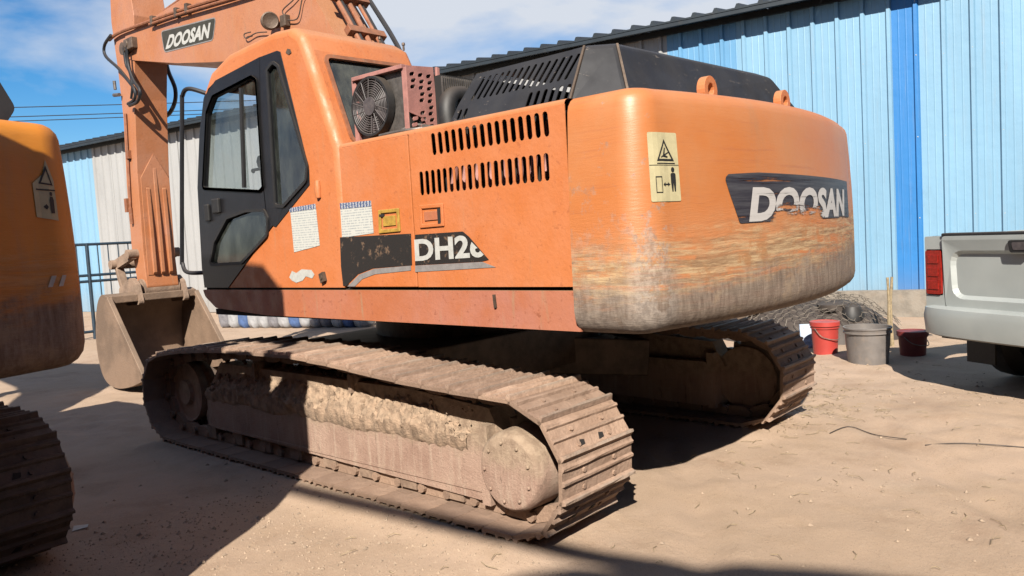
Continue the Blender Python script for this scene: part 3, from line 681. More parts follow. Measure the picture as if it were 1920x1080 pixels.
CAB_O = [(1.47, 1.30), (1.50, 1.45), (1.46, 2.1), (1.36, 2.5), (1.24, 2.78), (1.08, 2.94), (.8, 3.025), (.2, 3.055), (-.02, 3.035), (-.13, 2.97), (-.185, 2.86), (-.45, 2.2), (-.47, 1.30)]
CXL, CXR, CR = XS, -.45, .06
def build_cab(root, main):
    ring = CAB_O[::-1]   # counter-clockwise seen from +X is irrelevant, inset copes
    # densify
    rg = []
    for i in range(len(CAB_O)):
        a, c = Vector(CAB_O[i]), Vector(CAB_O[(i+1) % len(CAB_O)])
        for k in range(4): rg.append(tuple(a.lerp(c, k/4)))
    n = len(rg); rings = []
    def lay(phi, xb, sgn): i_ = CR*(1-math.cos(phi)); x = xb+sgn*CR*(1-math.sin(phi)); return [Vector((x, p[0], p[1])) for p in (inset(rg, i_) if i_ > 1e-6 else rg)]
    for k in range(5): rings.append(lay(math.pi/2*(1-k/4), CXL, 1))
    for k in range(5): rings.append(lay(math.pi/2*k/4, CXR, -1))
    front = set(range(0, 17)); rear = set(range(40, 44)); bot = set(range(48, 52))
    b = B(); b.loft(rings, True, skip=lambda i, j: j in front or (i == 4 and (j in rear)))
    shell = b.build('cab_shell', 'orange' if main else 'orange_other', root, True)
    for lo_ in (True, False): b = B(); b.loft(rings, True, skip=lambda i, j: j not in front or i == 4 or (i < 4) != lo_); b.build('front_pillar', 'door', root, True)
    ins = [(y, 1.302 if z < 1.40 else z) for y, z in inset(rg, CR)]
    black = SL([(429, 538), (513, 424), (518, 426), (581, 347), (580, 318), (526, 97), (520, 95), (488, 107), (405, 151)])
    top = ins[17]  # about roof front
    # orange side plate: roof front -> rear -> bottom -> black boundary
    poly = [ins[i] for i in range(18, 49)] + [(black[0][0], 1.302)] + black[:]
    b = B(); b.plate(poly, [], side3(), .03); b.build('side_wall', 'orange' if main else 'orange_other', shell)
    m3r = lambda u, v, w_: Vector((CXR-w_, u, v))
    # black door with two window openings
    dpoly = [ins[i] for i in range(0, 18)] + [black[8], black[7], S(489, 300), S(500, 400), S(512, 423), (black[0][0], 1.302)]
    up_w = rounded(SL([(391, 212), (402, 183), (474, 146), (482, 152), (495, 350), (489, 357), (384, 352)]), [.03, .03, .02, .02, .02, .02, .02], 3)
    lo_w = rounded(SL([(397, 495), (404, 455), (428, 410), (463, 397), (497, 396), (503, 410), (502, 440), (455, 491)]), .02, 3)
    dr = B(); dr.plate(dpoly, [up_w, lo_w], side3(.006), .035); door = dr.build('door', 'door', root, bevel=.004)
    ym = S(455, 250)[0]
    for wv, nm, gl, cl in ((up_w, 'front_sliding_pane', 'glass2', 1), (up_w, 'rear_sliding_pane', 'glass', -1), (lo_w, 'lower_pane', 'glass2', 0)):
        if cl:
            v_, f_ = clip2(*tess(inset(wv, -.012)), (ym, 2, 0), (-cl, 0, 0)); b = B(); b.add([Vector((XS+.014+.008*cl, y, z)) for y, z in v_], f_); b.build(nm, gl, door)
        else:
            b = B(); b.plate(inset(wv, -.012), [], side3(-.012), .005); b.build(nm, gl, door)
        b = B(); b.plate(inset(wv, -.018), [inset(wv, .004)], side3(.016), .012); b.build('window_seal', 'rubber', door, bevel=.003)
    b = B()   # sliding divider, latch, handle
    p, q = S(452, 165), S(458, 352); b.bar((XS+.0, p[0], p[1]), (XS+.0, q[0], q[1]), .03, .02, (1, 0, 0)); b.build('window_divider', 'rubber', door)
    b = B(); p = S(410, 385); b.box(XS-.035, XS-.005, p[0]-.05, p[0]+.05, p[1]-.06, p[1]+.05); b.build('door_handle', 'rubber', door, bevel=.008); b = B(); q = S(393, 398); b.box(XS-.03, XS-.005, q[0]-.03, q[0]+.03, q[1]-.07, q[1]+.06); b.build('door_lock', 'rubber', door, bevel=.008)
    b = B(); zz = [S(448, 322), S(448, 318), S(486, 316), S(488, 344), S(466, 352)]; b.tube(catmull([(XS+.12, y, z) for y, z in zz], 5), .012, 6); b.build('inner_grab_bar', 'rubber', door, True)
    # rear quarter window
    qp = [black[7], black[6], black[5], black[4], black[3], black[2], black[1], S(512, 423), S(501, 400), S(490, 300)]
    qw = rounded(SL([(504, 132), (514, 119), (523, 126), (577, 312), (575, 338), (533, 385), (519, 384)]), [.02, .03, .02, .03, .03, .02, .02], 3)
    b = B(); b.plate(qp, [qw], side3(.005), .034); qf = b.build('quarter_window_frame', 'door', root, bevel=.004)
    b = B(); b.plate(inset(qw, -.012), [], side3(-.012), .005); b.build('quarter_pane', 'glass2', qf)
    b = B(); b.plate(inset(qw, -.018), [inset(qw, .004)], side3(.016), .012); b.build('window_seal', 'rubber', qf, bevel=.003)
    # right wall with one wide window
    rw = rounded([(1.28, 1.95), (1.1, 2.75), (.95, 2.83), (-.05, 2.86), (-.28, 2.3), (-.3, 1.95)], .05, 3)
    b = B(); b.plate(ins, [rw], m3r, .03); rwall = b.build('right_wall', 'orange' if main else 'orange_other', shell)
    b = B(); b.plate(inset(rw, -.01), [], lambda u, v, w_: Vector((CXR-.015-w_, u, v)), .005); b.build('right_pane', 'glass', rwall)
    # rear wall with window, in its own sloping plane
    a, c = Vector((-.185, 2.86)), Vector((-.45, 2.2)); ln = (c-a).length; dv = (c-a)/ln; nv2 = Vector((-dv.y, dv.x))*-1
    if nv2.x > 0: nv2 = -nv2
    def r3(u, v, w_): q = a+dv*v-nv2*w_; return Vector((u, q.x, q.y))
    ow = [(CXL+CR, 0), (CXR-CR, 0), (CXR-CR, ln), (CXL+CR, ln)]
    wn = rounded([(CXL+.13, .05), (CXR-.1, .03), (CXR-.13, ln-.06), (CXL+.13, ln-.04)], .045, 4)
    b = B(); b.plate(ow, [wn], r3, .03); rwl = b.build('rear_wall', 'orange' if main else 'orange_other', shell)
    b = B(); b.plate(inset(wn, -.01), [], lambda u, v, w_: r3(u, v, .014+w_), .005); b.build('rear_pane', 'glass3', rwl)
    b = B(); b.plate(inset(wn, -.022), [inset(wn, .006)], lambda u, v, w_: r3(u, v, -.014+w_), .012); b.build('window_seal', 'pipe', rwl, bevel=.004)
    # windscreen
    b = B(); fi = [Vector((0, *rg[i])) for i in range(0, 17)]
    b.loft([[Vector((CXL+CR, p.y-.015, p.z)) for p in fi], [Vector((CXR-CR, p.y-.015, p.z)) for p in fi]], False); b.build('windscreen', 'glass', root, True)
    b = B(); b.box(CXL+.02, CXR-.02, -.46, 1.44, 1.26, 1.30); b.build('cab_floor', 'dark', shell)
    if main:
        b = B(); b.tube(catmull([(XS+.05, 1.22, 2.80), (XS-.02, 1.38, 2.86), (XS-.03, 1.47, 2.82), (XS-.03, 1.50, 2.7), (XS-.03, 1.70, 1.62), (XS-.03, 1.71, 1.50), (XS-.03, 1.64, 1.43), (XS+.03, 1.47, 1.42)], 6), .017, 8); b.build('grab_rail', 'hose', root, True)
        b = B()   # seat, inside the cab
        b.plate(rounded([(.1, 1.72), (.62, 1.72), (.66, 1.86), (.1, 1.86)], .04), [], lambda u, v, w_: Vector((-1.14+w_, u, v)), .48)
        b.plate(rounded([(.12, 1.84), (.24, 1.84), (.1, 2.45), (-.02, 2.45)], .04), [], lambda u, v, w_: Vector((-1.12+w_, u, v)), .44)
        b.plate(rounded([(.04, 2.45), (.12, 2.45), (.08, 2.68), (0, 2.68)], .03), [], lambda u, v, w_: Vector((-1.02+w_, u, v)), .24)
        b.box(-1.05, -.75, .2, .55, 1.30, 1.72); b.box(-1.3, -1.17, .1, .75, 1.55, 1.95); b.box(-.7, -.58, .1, .9, 1.55, 1.95); b.build('seat', 'seat', root, bevel=.015)
        b = B(); b.cyl((-1.24, .7, 1.95), (-1.22, .74, 2.2), .018); b.lathe([(0, 0), (.03, .01), (.035, .06), (.02, .1), (0, .1)], (-1.22, .74, 2.18), (0, .1, 1), 10); b.box(-1.28, -.6, 1.1, 1.25, 1.3, 1.75); b.build('control_console', 'seat', root, bevel=.01)
        # small parts on the shell
        p = S(598, 355); b = B(); b.lathe([(.0, -.06), (.02, -.055), (.026, 0), (.02, .055), (0, .06)], (XS-.006, p[0], p[1]), (0, 0, 1), 10); b.build('side_hinge', 'orange', shell, True)
        p = S(608, 520); b = B(); b.obox((XS-.012, p[0], p[1]), (.012, 0, 0), (0, .022, -.008), (0, .008, .03)); b.cyl((XS-.03, p[0], p[1]), (XS, p[0], p[1]), .014, 8); b.build('door_stop', 'steel', shell)
        for (px, py), sz in (((542, 97), .03), ((600, 360), .0)):
            if sz: p = S(px, py); b = B(); b.plate([(-.03, -.012), (.0, -.02), (.034, .0), (.012, .022), (-.02, .012)], [], lambda u, v, w_: Vector((XS-.002+w_*0-w_, p[0]+u, p[1]+v)), .003); b.build('paint_chip', 'steel', shell)
        pts = SL([(543, 520), (548, 508), (556, 512), (566, 505), (584, 506), (590, 515), (586, 522), (574, 518), (568, 526), (556, 530), (548, 526)])
        b = B(); b.plate(pts, [], side3(.003), .002); b.build('bare_patch', 'letter', shell)
    return shell

def build_excavator(root, main):
    OR = 'orange' if main else 'orange_other'
    # ---- undercarriage
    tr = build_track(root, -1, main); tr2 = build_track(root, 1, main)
    if main: mud_heap(tr, -1); mud_heap(tr2, 1, 0)
    b = B(); b.plate(rounded([(-1.1, -.75), (1.1, -.75), (1.1, .75), (-1.1, .75)], .3), [], lambda u, v, w_: Vector((u, v, .52+w_)), .34)
    for sx in (-1, 1):
        for sy in (-1, 1): b.bar((sx*.5, sy*.45, .6), (sx*1.2, sy*.95, .5), .42, .3)
    b.build('car_body', 'steel', root, bevel=.02)
    b = B(); b.lathe([(.62, 0), (.66, .02), (.66, .14), (.6, .16), (.6, .24)], (0, 0, .84), (0, 0, 1), 40); b.build('slew_ring', 'steel', root, True)
    # ---- deck and skirt
    b = B(); b.box(-1.36, 1.36, -2.26, 1.35, 1.085, 1.13); b.build('deck_plate', 'dark', root)
    zb = lambda y: 1.30
    for sd in (-1, 1):
        f = lambda u, v, w_, sd=sd: Vector((sd*(1.393-w_), u, v))
        pl = rounded([(-2.275, 1.085), (.55, 1.10), (1.28, 1.14), (1.44, 1.23), (1.47, 1.285), (-2.262, 1.285)], [0, .1, .12, .05, .01, 0], 4)
        b = B(); b.plate(pl, [], f, .10); sk = b.build('skirt', 'orange_skirt' if main else OR, root, bevel=.012)
        if main and sd < 0:
            b = B(); p0, p1 = S(927, 552), S(930, 577); b.bar((XS-.004, p0[0], p0[1]), (XS-.004, p1[0], p1[1]), .014, .012, (1, 0, 0)); b.build('drip_tab', 'steel', sk)
    b = B(); b.box(-1.28, 1.28, 1.3, 1.40, 1.10, 1.27); b.build('front_skirt', 'orange_skirt' if main else OR, root)
    # ---- left side doors with real slots
    ztop = 2.185
    def slots(z, h, y0, y1, n, w=.028, sl=0): return [slot(y0+(y1-y0)*i/(n-1), z, w, h, sl) for i in range(n)]
    sA = slots(2.105, .125, -1.325, -2.13, 16, .034, .05); sB = slots(1.897, .138, -1.205, -2.12, 20, .032, 0)
    yj = -1.115
    b = B(); b.plate(rounded([(-.455, 1.305), (-.455, ztop), (yj+.006, ztop), (yj+.006, 1.305)], [0, 0, 0, 0]), [], side3(), .03); pd = b.build('side_door', OR, root, bevel=.004)
    b = B(); b.plate([(yj-.006, 1.305), (yj-.006, ztop), (-2.25, ztop), (-2.25, 1.305)], sA+sB, side3(), .005); pd2 = b.build('side_door', OR, root, bevel=0)
    # top edge of the doors rolls over to the deck top
    b = B(); prof = [(XS, ztop)]+[(XS+.045*(1-math.cos(a)), ztop+.03*math.sin(a)) for a in [math.pi/2*k/5 for k in range(1, 6)]]+[(-1.20, 2.217)]
    def topedge(y): return 0
    b.loft([[Vector((x, -.455, z)) for x, z in prof], [Vector((x, -2.25, z)) for x, z in prof]], False); b.build('top_ledge', OR, root, True)
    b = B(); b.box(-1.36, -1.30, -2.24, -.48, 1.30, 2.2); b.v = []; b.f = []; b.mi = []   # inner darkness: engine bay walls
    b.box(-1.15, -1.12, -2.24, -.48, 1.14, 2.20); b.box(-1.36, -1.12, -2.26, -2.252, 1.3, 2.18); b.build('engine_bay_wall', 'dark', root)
    if main:
        b = B()
        for i in range(9): y = -1.25-.1*i; b.tube(catmull([(-1.24, y, 1.75), (-1.2, y-.03, 1.95+.05*math.sin(i)), (-1.23, y-.07, 2.15)], 4), .018, 6)
        b.box(-1.22, -1.16, -2.1, -1.3, 1.8, 1.84); b.build('engine_pipes', 'pink', root, True)
    # ---- right side
    b = B(); b.box(.52, 1.393, -2.25, .95, 1.30, 2.185); b.build('right_tank', OR, root, bevel=.03)
    b = B(); b.box(-.42, .5, -2.2, -.5, 1.14, 2.2); b.build('engine_block', 'dark', root)
    b = B(); b.box(-1.19, 1.2, -1.35, -.5, 2.14, 2.2); b.build('top_deck', 'black', root)
    # ---- hood
    hz = 2.50
    def hp(x, y, z): return Vector((x, y, z))
    A = [(-1.315, -1.36), (-1.315, -2.22), (-1.16, -2.46), (.98, -2.54), (1.25, -2.3), (1.25, -1.36)]   # lower edge
    T = [(-1.14, -1.40), (-1.13, -2.20), (-1.03, -2.32), (.62, -2.42), (.98, -2.2), (.98, -1.40)]
    b = B(); sdirs = []
    # left slope as a plate with slots
    o3 = Vector((-1.315, 0, 2.19)); e3 = Vector((-1.135, 0, hz)); lv = (e3-o3).length; ev = (e3-o3)/lv; nn = Vector((-ev.z, 0, ev.x))
    def h3(u, v, w_): return o3+ev*v+Vector((0, u, 0))-nn*w_
    hs = [slot(-1.50-.047*i, .245, .022, .155, -.28) for i in range(15)] + [slot(-1.42-.045*i, .085, .024, .07, 0) for i in (0, 1)] + [slot(-1.93-.05*i, .085, .026, .10, 0) for i in range(6)]
    b.plate([(-1.36, 0), (-2.22, 0), (-2.20, lv), (-1.44, lv), (-1.38, .16)], hs, h3, .005); b.build('hood_side', 'black', root)
    b = B(); lo = [hp(x, y, 2.19) for x, y in A[1:]]; mid = [hp(x, y, hz) for x, y in T[1:]]
    cen = [hp(x*.9, y*.97+.0, hz+.035) for x, y in T[1:]]
    b.loft([lo, mid, cen], False); b.add([hp(-1.03, -1.36, hz+.03)]+[], [])
    b.add(cen+[hp(-1.0, -1.40, hz+.03)], [tuple(range(len(cen)+1))])
    b.loft([[hp(-1.135, -1.40, hz), hp(-1.13, -2.2, hz)], [hp(-1.0, -1.40, hz+.03), cen[0]]], False)
    b.loft([[hp(-1.12, -1.40, 2.2), hp(1.2, -1.40, 2.2)], [hp(-1.12, -1.40, hz-.01), hp(.98, -1.40, hz)]], False)
    hood = b.build('hood', 'black', root, False, .018)
    b = B(); b.bar((-1.158, -2.465, 2.2), (-1.028, -2.325, hz+.004), .012, .01); b.bar((-1.318, -2.222, 2.2), (-1.135, -2.20, hz+.004), .012, .01); b.build('hood_seam', 'steel' if main else 'black', hood)
    # ---- counterweight
    zs = [Z0, Z0+.008, Z0+.03, Z0+.065, Z0+.11, Z0+.17, 1.35, 1.5, 1.65, 1.8, 1.95, 2.06, Z1-.075, Z1-.045, Z1-.02, Z1-.006, Z1]
    sv = [c-half for c in cum]
    b = B(); rings = [[cwP(s_, z) for s_ in sv] for z in zs]
    b.loft(rings, False)
    for rg, z in ((rings[0], Z0), (rings[-1], Z1)):
        b.loft([rg, [Vector((p.x*.8, -2.27, z)) for p in rg]], False)
    for k in (0, -1): b.add([r_[k] for r_ in rings]+[Vector((rings[-1][k].x*.8, -2.27, Z1)), Vector((rings[0][k].x*.8, -2.27, Z0))], [tuple(range(len(rings)+2))])
    cw = b.build('counterweight', 'cw' if main else 'cw_other', root, True)
    for x, y in ((-.655, -2.64), (.16, -2.70)):
        b = B(); th = .045
        outl = [(.115*math.cos(a), .075+.105*math.sin(a)) for a in [R(-40)+R(260)*k/16 for k in range(17)]]+[(-.13, -.03), (.13, -.03)]
        outl = [(.072*math.cos(R(-30)+R(240)*k/16), .045+.072*math.sin(R(-30)+R(240)*k/16)) for k in range(17)]+[(-.085, -.02), (.085, -.02)]
        hl = [(.032*math.cos(2*math.pi*k/14), .048+.032*math.sin(2*math.pi*k/14)) for k in range(14)]
        b.plate(outl, [hl], lambda u, v, w_: Vector((x+u, y+w_, Z1+v)), th); b.build('lifting_eye', OR, cw, bevel=.012)
    if main:
        x0, x1 = -.95, -.72; b = B(); b.box(-1.0, -.78, -2.52, -2.46, 2.2, 2.235); b.build('ledge_plate', 'orange_boom', cw)
    if main:
        # warning sticker
        s0 = s_of_x(-1.235)-.12
        def stk(v2, f, u0, z0, off): 
            cuts = [((u, 0, 0), (1, 0, 0)) for u in [.03*i for i in range(1, 12)]]
            return conform(v2, f, lambda a, c: cwP(s0+u0+a, z0+c, off), cuts)
        b = B(); b.add(*stk(*tess(rounded([(0, 0), (.19, 0), (.19, .315), (0, .315)], .008, 2)), 0, 1.685, .003)); stick = b.build('warning_sticker', 'cream', cw); stick['label'] = 'cream warning sticker with triangle and standing figure'
        b = B(); D = [tess([(.045, .185), (.16, .185), (.1025, .285)], [[(.06, .194), (.145, .194), (.1025, .268)]]), tess([(.085, .205), (.12, .2), (.122, .206), (.1, .212), (.108, .245), (.1, .245)]), tess([(.075, .2), (.135, .225), (.134, .230), (.074, .205)]),
             tess([(.045, .172), (.165, .172), (.165, .176), (.045, .176)]), tess([(.0, .165), (.19, .165), (.19, .167), (.0, .167)]),
             tess([(.03, .04), (.07, .04), (.07, .115), (.03, .115)], [[(.034, .044), (.066, .044), (.066, .111), (.034, .111)]]),
             tess([(.075, .078), (.09, .068), (.09, .075), (.11, .075), (.11, .068), (.125, .078), (.11, .088), (.11, .081), (.09, .081), (.09, .088)]),
             tess([(.135, .045), (.143, .045), (.147, .085), (.151, .045), (.159, .045), (.163, .085), (.163, .125), (.157, .13), (.138, .13), (.131, .125), (.131, .085)]),
             tess([(.147+.011*math.cos(2*math.pi*k/10), .145+.012*math.sin(2*math.pi*k/10)) for k in range(10)])]
        for v2, f in D: b.add(*stk(v2, f, 0, 1.685, .0045))
        b.build('sticker_print', 'ink', stick)
        # maker's plate, wraps the rear
        pl = rounded([(0, .225), (.03, .15), (.10, .0), (1.85, .0), (1.85, .235), (.3, .255), (.03, .245)], [.02, .02, .02, 0, 0, .1, .02], 4)
        b = B(); b.add(*cw_decal(*tess(pl), -.845, 1.565, .003)); b.build('rear_decal', 'dec_bk', cw)
        v2, f = text_tris('DOOSAN', .178, 1.50, .2, .05); b = B(); b.add(*cw_decal(v2, f, -.67, 1.568, .0055)); b.build('rear_lettering', 'dec_wh', cw)
    else:
        s0 = s_of_x(1.13)
        b = B(); b.add(*conform(*tess([(0, .02), (.17, 0), (.17, .22), (.12, .33), (.085, .25), (.0, .2)]), lambda a, c: cwP(s0+.085+a*.6, 1.76+c*.84, .003), [((u, 0, 0), (1, 0, 0)) for u in (.04, .08, .12)])); st2 = b.build('warning_sticker', 'cream', cw); st2['label'] = 'torn cream warning sticker, upper corner peeled off'
        b = B()
        for v2, f in (tess([(.045, .2), (.155, .19), (.115, .30)], [[(.065, .207), (.14, .2), (.113, .275)]]), tess([(.02, .165), (.17, .16), (.17, .168), (.02, .173)]), tess([(.115, .04), (.145, .04), (.148, .11), (.14, .13), (.12, .13), (.112, .11)]), tess([(.06, .075), (.085, .06), (.1, .075), (.085, .09)]), tess([(.13+.012*math.cos(2*math.pi*k/10), .145+.012*math.sin(2*math.pi*k/10)) for k in range(10)])):
            b.add(*conform(v2, f, lambda a, c: cwP(s0+.085+a*.6, 1.76+c*.84, .0045), [((u, 0, 0), (1, 0, 0)) for u in (.04, .08, .12)]))
        b.build('sticker_print', 'ink', st2)
        b = B(); b.add(*cw_decal(*tess(rounded([(0, 0), (1.3, 0), (1.3, .24), (0, .24)], .03)), -.42, 1.55, .003)); b.build('rear_decal', 'ink', cw)
        b = B()
        for i in range(2): b.add(*conform(*tess([(i*.05, 0), (i*.05+.022, 0), (i*.05+.045, .05), (i*.05+.023, .05)]), lambda a, c: cwP(s0+.1+a, 1.46+c, .003), []))
        b.build('paint_dabs', 'letter', cw)
    if not main:
        b = B(); hb = [(.30, 2.17), (1.25, 2.17), (1.36, 2.34), (1.27, 2.52), (1.1, 2.72), (.30, 2.74)]
        b.plate(rounded(hb, [.01, .02, .05, .05, .1, .05], 4), [], lambda u, v, w_: Vector((u, -2.24+w_, v)), .75); b.build('muffler_cover', 'black', root, bevel=.02)
    build_cab(root, main)
    # ---- boom
    BX0, BX1 = -.20, .26
    bp = [(.25, 1.72), (.42, 1.62), (.62, 1.75), (1.35, 2.75), (2.0, 3.28), (2.6, 3.47), (3.2, 3.56), (4.0, 3.70), (5.05, 3.93), (5.28, 4.0), (5.33, 4.14), (5.22, 4.27), (4.5, 4.30), (3.4, 4.36), (2.5, 4.48), (1.95, 4.40), (1.62, 4.15), (1.06, 3.36), (.5, 2.35), (.2, 1.86)]
    bp = rounded(bp, .12, 3)
    b = B(); b.plate(bp, [], lambda u, v, w_: Vector((BX0+w_, u, v)), BX1-BX0); boom = b.build('boom', 'orange_boom' if main else OR, root, bevel=.014)
    b = B(); b.cyl((BX0-.07, 5.2, 4.09), (BX1+.07, 5.2, 4.09), .075, 18); b.build('arm_pin', 'steel', root, True); b = B(); b.cyl((-.43, .42, 1.75), (.52, .42, 1.75), .08, 16); b.build('boom_pin', 'steel', root, True)
    for sx in (-.36, .42):   # boom cylinders
        b = B(); b.cyl((sx, .95, 1.35), (sx, 1.9, 2.9), .085, 18); b.cyl((sx, 1.9, 2.9), (sx, 2.18, 3.36), .045, 12); b.lathe([(0, -.06), (.09, -.06), (.09, .06), (0, .06)], (sx, 2.2, 3.4), (1, 0, 0), 14); b.build('boom_cylinder', 'orange_boom' if main else OR, root, True)
    b = B(); b.cyl((-.4, 2.2, 3.4), (.46, 2.2, 3.4), .05, 12); b.build('cylinder_pin', 'steel', root, True)
    if not main: return
    # stiffener plate edges on the boom back, with pipes
    for i, x in enumerate((-.12, -.06, .02, .1, .17)):
        b = B(); o_ = .05+.012*(i % 2); pth = [(.2-.0, 1.95), (.42, 2.38), (1.0, 3.4), (1.58, 4.22), (1.9, 4.46), (2.5, 4.52), (3.4, 4.40), (4.4, 4.33)]
        b.tube(catmull([(x+.02*math.sin(i*2+k), p[0]-o_*.7, p[1]+o_*.7) for k, p in enumerate(pth)], 6), .017 if i % 2 else .024, 8); b.build('boom_pipe', 'pipe' if i in (0, 2, 3) else 'hose', boom, True)
    for t_ in (.62, .8, 1.0, 1.2, 1.42): b = B(); b.obox((.02, t_-.055, 2.55+(t_-.5)*1.72), (.2, 0, 0), (0, .02, .03), (0, -.03, .02)); b.build('pipe_clamp', 'pipe', boom, bevel=.004)
    b = B(); b.tube(catmull([(.33, 1.6, 4.3), (.31, 1.15, 3.72), (.33, .95, 3.42), (.3, .8, 3.2), (.3, .6, 2.7)], 8), .022, 8); b.build('boom_hose', 'hose', boom, True)
    # work light on the boom flank
    p = on(505, 40, 'x', BX0-.09); b = B(); ax = Vector((-.35, -.9, -.1)).normalized()
    b.lathe([(0, 0), (.05, -.0), (.078, .03), (.082, .09), (.07, .1), (.06, .095), (0, .095)], p-ax*.05, ax, 20); b.bar(p, (BX0, p.y+.02, p.z-.02), .03, .04); wl = b.build('work_light', 'steel', boom, True)
    q = on(537, 40, 'x', BX0-.02); b = B(); b.box(BX0-.06, BX0+.002, q.y-.035, q.y+.05, q.z-.05, q.z+.055); b.build('junction_box', 'steel', boom, bevel=.008)
    for pts in (((537, 35), (530, 20), (548, 2), (560, -12)), ((540, 38), (558, 34), (566, 0), (572, -14)), ((500, 60), (480, 62), (462, 72), (458, 64), (470, 60))):
        b = B(); b.tube(catmull([on(x, y, 'x', BX0-.03) for x, y in pts], 6), .006, 5); b.build('lamp_wire', 'cable', boom, True)
    # maker's plate on the boom
    corners = [on(x, y, 'x', BX0) for x, y in ((309, 97), (303, 60), (404, 34), (399, 74))]
    pl = rounded([(c.y, c.z) for c in corners], [.06, .03, .03, .05], 4)
    b = B(); b.plate(pl, [], lambda u, v, w_: Vector((BX0-.003+w_, u, v)), .002); dp = b.build('boom_decal', 'plate_dk', boom)
    b = B(); b.plate(inset(pl, -.012), [pl], lambda u, v, w_: Vector((BX0-.003+w_, u, v)), .002); b.build('decal_border', 'silver', dp)
    v2, f = text_tris('DOOSAN', 1, 1, .2, .048)
    c0, c1, c2, c3 = [on(x, y, 'x', BX0) for x, y in ((311, 93), (395, 71), (396, 42), (316, 66))]
    def q4(a, c): return (c0*(1-a)+c1*a)*(1-c)+(c3*(1-a)+c2*a)*c
    b = B(); b.add([q4(a, c)+Vector((-.006, 0, 0)) for a, c in v2], f); b.build('boom_lettering', 'letter', dp)
    # pipe along the boom's upper edge and the hoses at its tip
    b = B(); b.tube(catmull([on(x, y, 'x', BX0-.03) for x, y in ((205, 75), (222, 62), (275, 42), (330, 22), (420, -6), (500, -30))], 6), .02, 8); b.tube(catmull([on(x, y, 'x', BX0-.045) for x, y in ((280, 46), (335, 27), (425, 0), (500, -24))], 5), .016, 8); b.build('tip_pipe', 'pipe', boom, True)
    for x, y in ((287, 37), (332, 22), (352, 14)): p = on(x, y, 'x', BX0-.03); b = B(); b.box(p.x-.03, p.x+.05, p.y-.025, p.y+.025, p.z-.06, p.z+.04); b.build('pipe_clip', 'steel', boom, bevel=.004)
    # ---- arm
    AX0, AX1 = -.19, .21
    arm = [(5.03, 4.75), (4.98, 4.45), (5.05, 4.0), (5.16, 3.5), (5.27, 2.6), (5.30, 1.6), (5.27, 1.2), (5.40, 1.06), (5.52, 1.16), (5.62, 1.7), (5.60, 2.5), (5.52, 3.3), (5.55, 3.9), (5.62, 4.5), (5.50, 5.6), (5.1, 5.75)]
    b = B(); b.plate(rounded(arm, .05, 3), [], lambda u, v, w_: Vector((AX0+w_, u, v)), AX1-AX0); ar = b.build('arm', 'orange_boom', root, bevel=.012)
    for i, x in enumerate((-.085, .015, .115)):   # three wear bars on the arm's inner face
        zt = 2.70 if i == 1 else 2.45
        b = B(); b.plate([(5.262, 1.35), (5.262+.02, 1.9), (5.262, zt), (5.235, zt-.03), (5.228, 1.9), (5.23, 1.38)], [], lambda u, v, w_, x=x: Vector((x-.022+w_, u, v)), .044); b.build('wear_bar', 'orange_boom', ar, bevel=.006)
    b = B(); pt = [(-.16, 2.55), (.015, 2.85), (.19, 2.55), (.19, 1.35), (-.16, 1.35)]; pin = [(-.145, 2.54), (.015, 2.82), (.175, 2.54), (.175, 1.36), (-.145, 1.36)]
    b.plate(pt, [], lambda u, v, w_: Vector((u, 5.248+.0-(v-2.2)*.022+w_+.006*(v < 2), v)), .02); b.build('doubler_plate', 'orange_boom', ar)
    b = B(); b.cyl((AX0-.09, 5.40, 1.18), (AX1+.09, 5.40, 1.18), .085, 20); b.cyl((AX0-.02, 5.4, 1.18), (AX1+.02, 5.4, 1.18), .125, 20); b.build('bucket_pin_boss', 'dusty', ar, True)
    # bucket linkage in front of the arm
    b = B(); p = on(235, 485, 'x', -.24); b.bar((-.25, 5.45, 1.62), (-.25, 5.95, 1.50), .06, .12); b.bar((.27, 5.45, 1.62), (.27, 5.95, 1.50), .06, .12); b.cyl((-.32, 5.47, 1.62), (.34, 5.47, 1.62), .06, 16); b.cyl((-.34, 5.95, 1.5), (.36, 5.95, 1.5), .06, 16); b.build('bucket_link', 'dusty', ar, True)
    b = B(); b.bar((-.24, 5.95, 1.5), (-.24, 5.75, 1.06), .06, .1, (1, 0, 0)); b.build('tipping_link', 'dusty', ar, bevel=.01); b = B(); b.bar((.26, 5.95, 1.5), (.26, 5.75, 1.06), .06, .1, (1, 0, 0)); b.build('tipping_link', 'dusty', ar, bevel=.01)
    b = B(); b.cyl((.01, 5.76, 4.1), (.01, 5.82, 2.6), .075, 16); b.cyl((.01, 5.82, 2.6), (.01, 5.95, 1.5), .042, 12); b.build('bucket_cylinder', 'orange_boom', ar, True)
    b = B(); b.cyl((.03, 2.6, 4.62), (.03, 4.2, 5.15), .09, 18); b.cyl((.03, 4.2, 5.15), (.03, 5.15, 5.45), .05, 12); b.build('arm_cylinder', 'orange_boom', root, True)
    # grease pipe and hoses on the arm's side
    b = B(); b.tube(catmull([(AX0-.02, 5.40, 3.35), (AX0-.02, 5.43, 3.0), (AX0-.02, 5.47, 2.5), (AX0-.02, 5.50, 2.2)], 5), .016, 6); b.box(AX0-.04, AX0, 5.38, 5.46, 2.80, 2.9); b.tube([(AX0-.02, 5.5, 2.2), (AX0-.02, 5.5, 2.0)], .026, 8); b.box(AX0-.05, AX0, 5.53, 5.6, 2.15, 2.32); b.build('arm_pipe', 'pipe', ar, True)
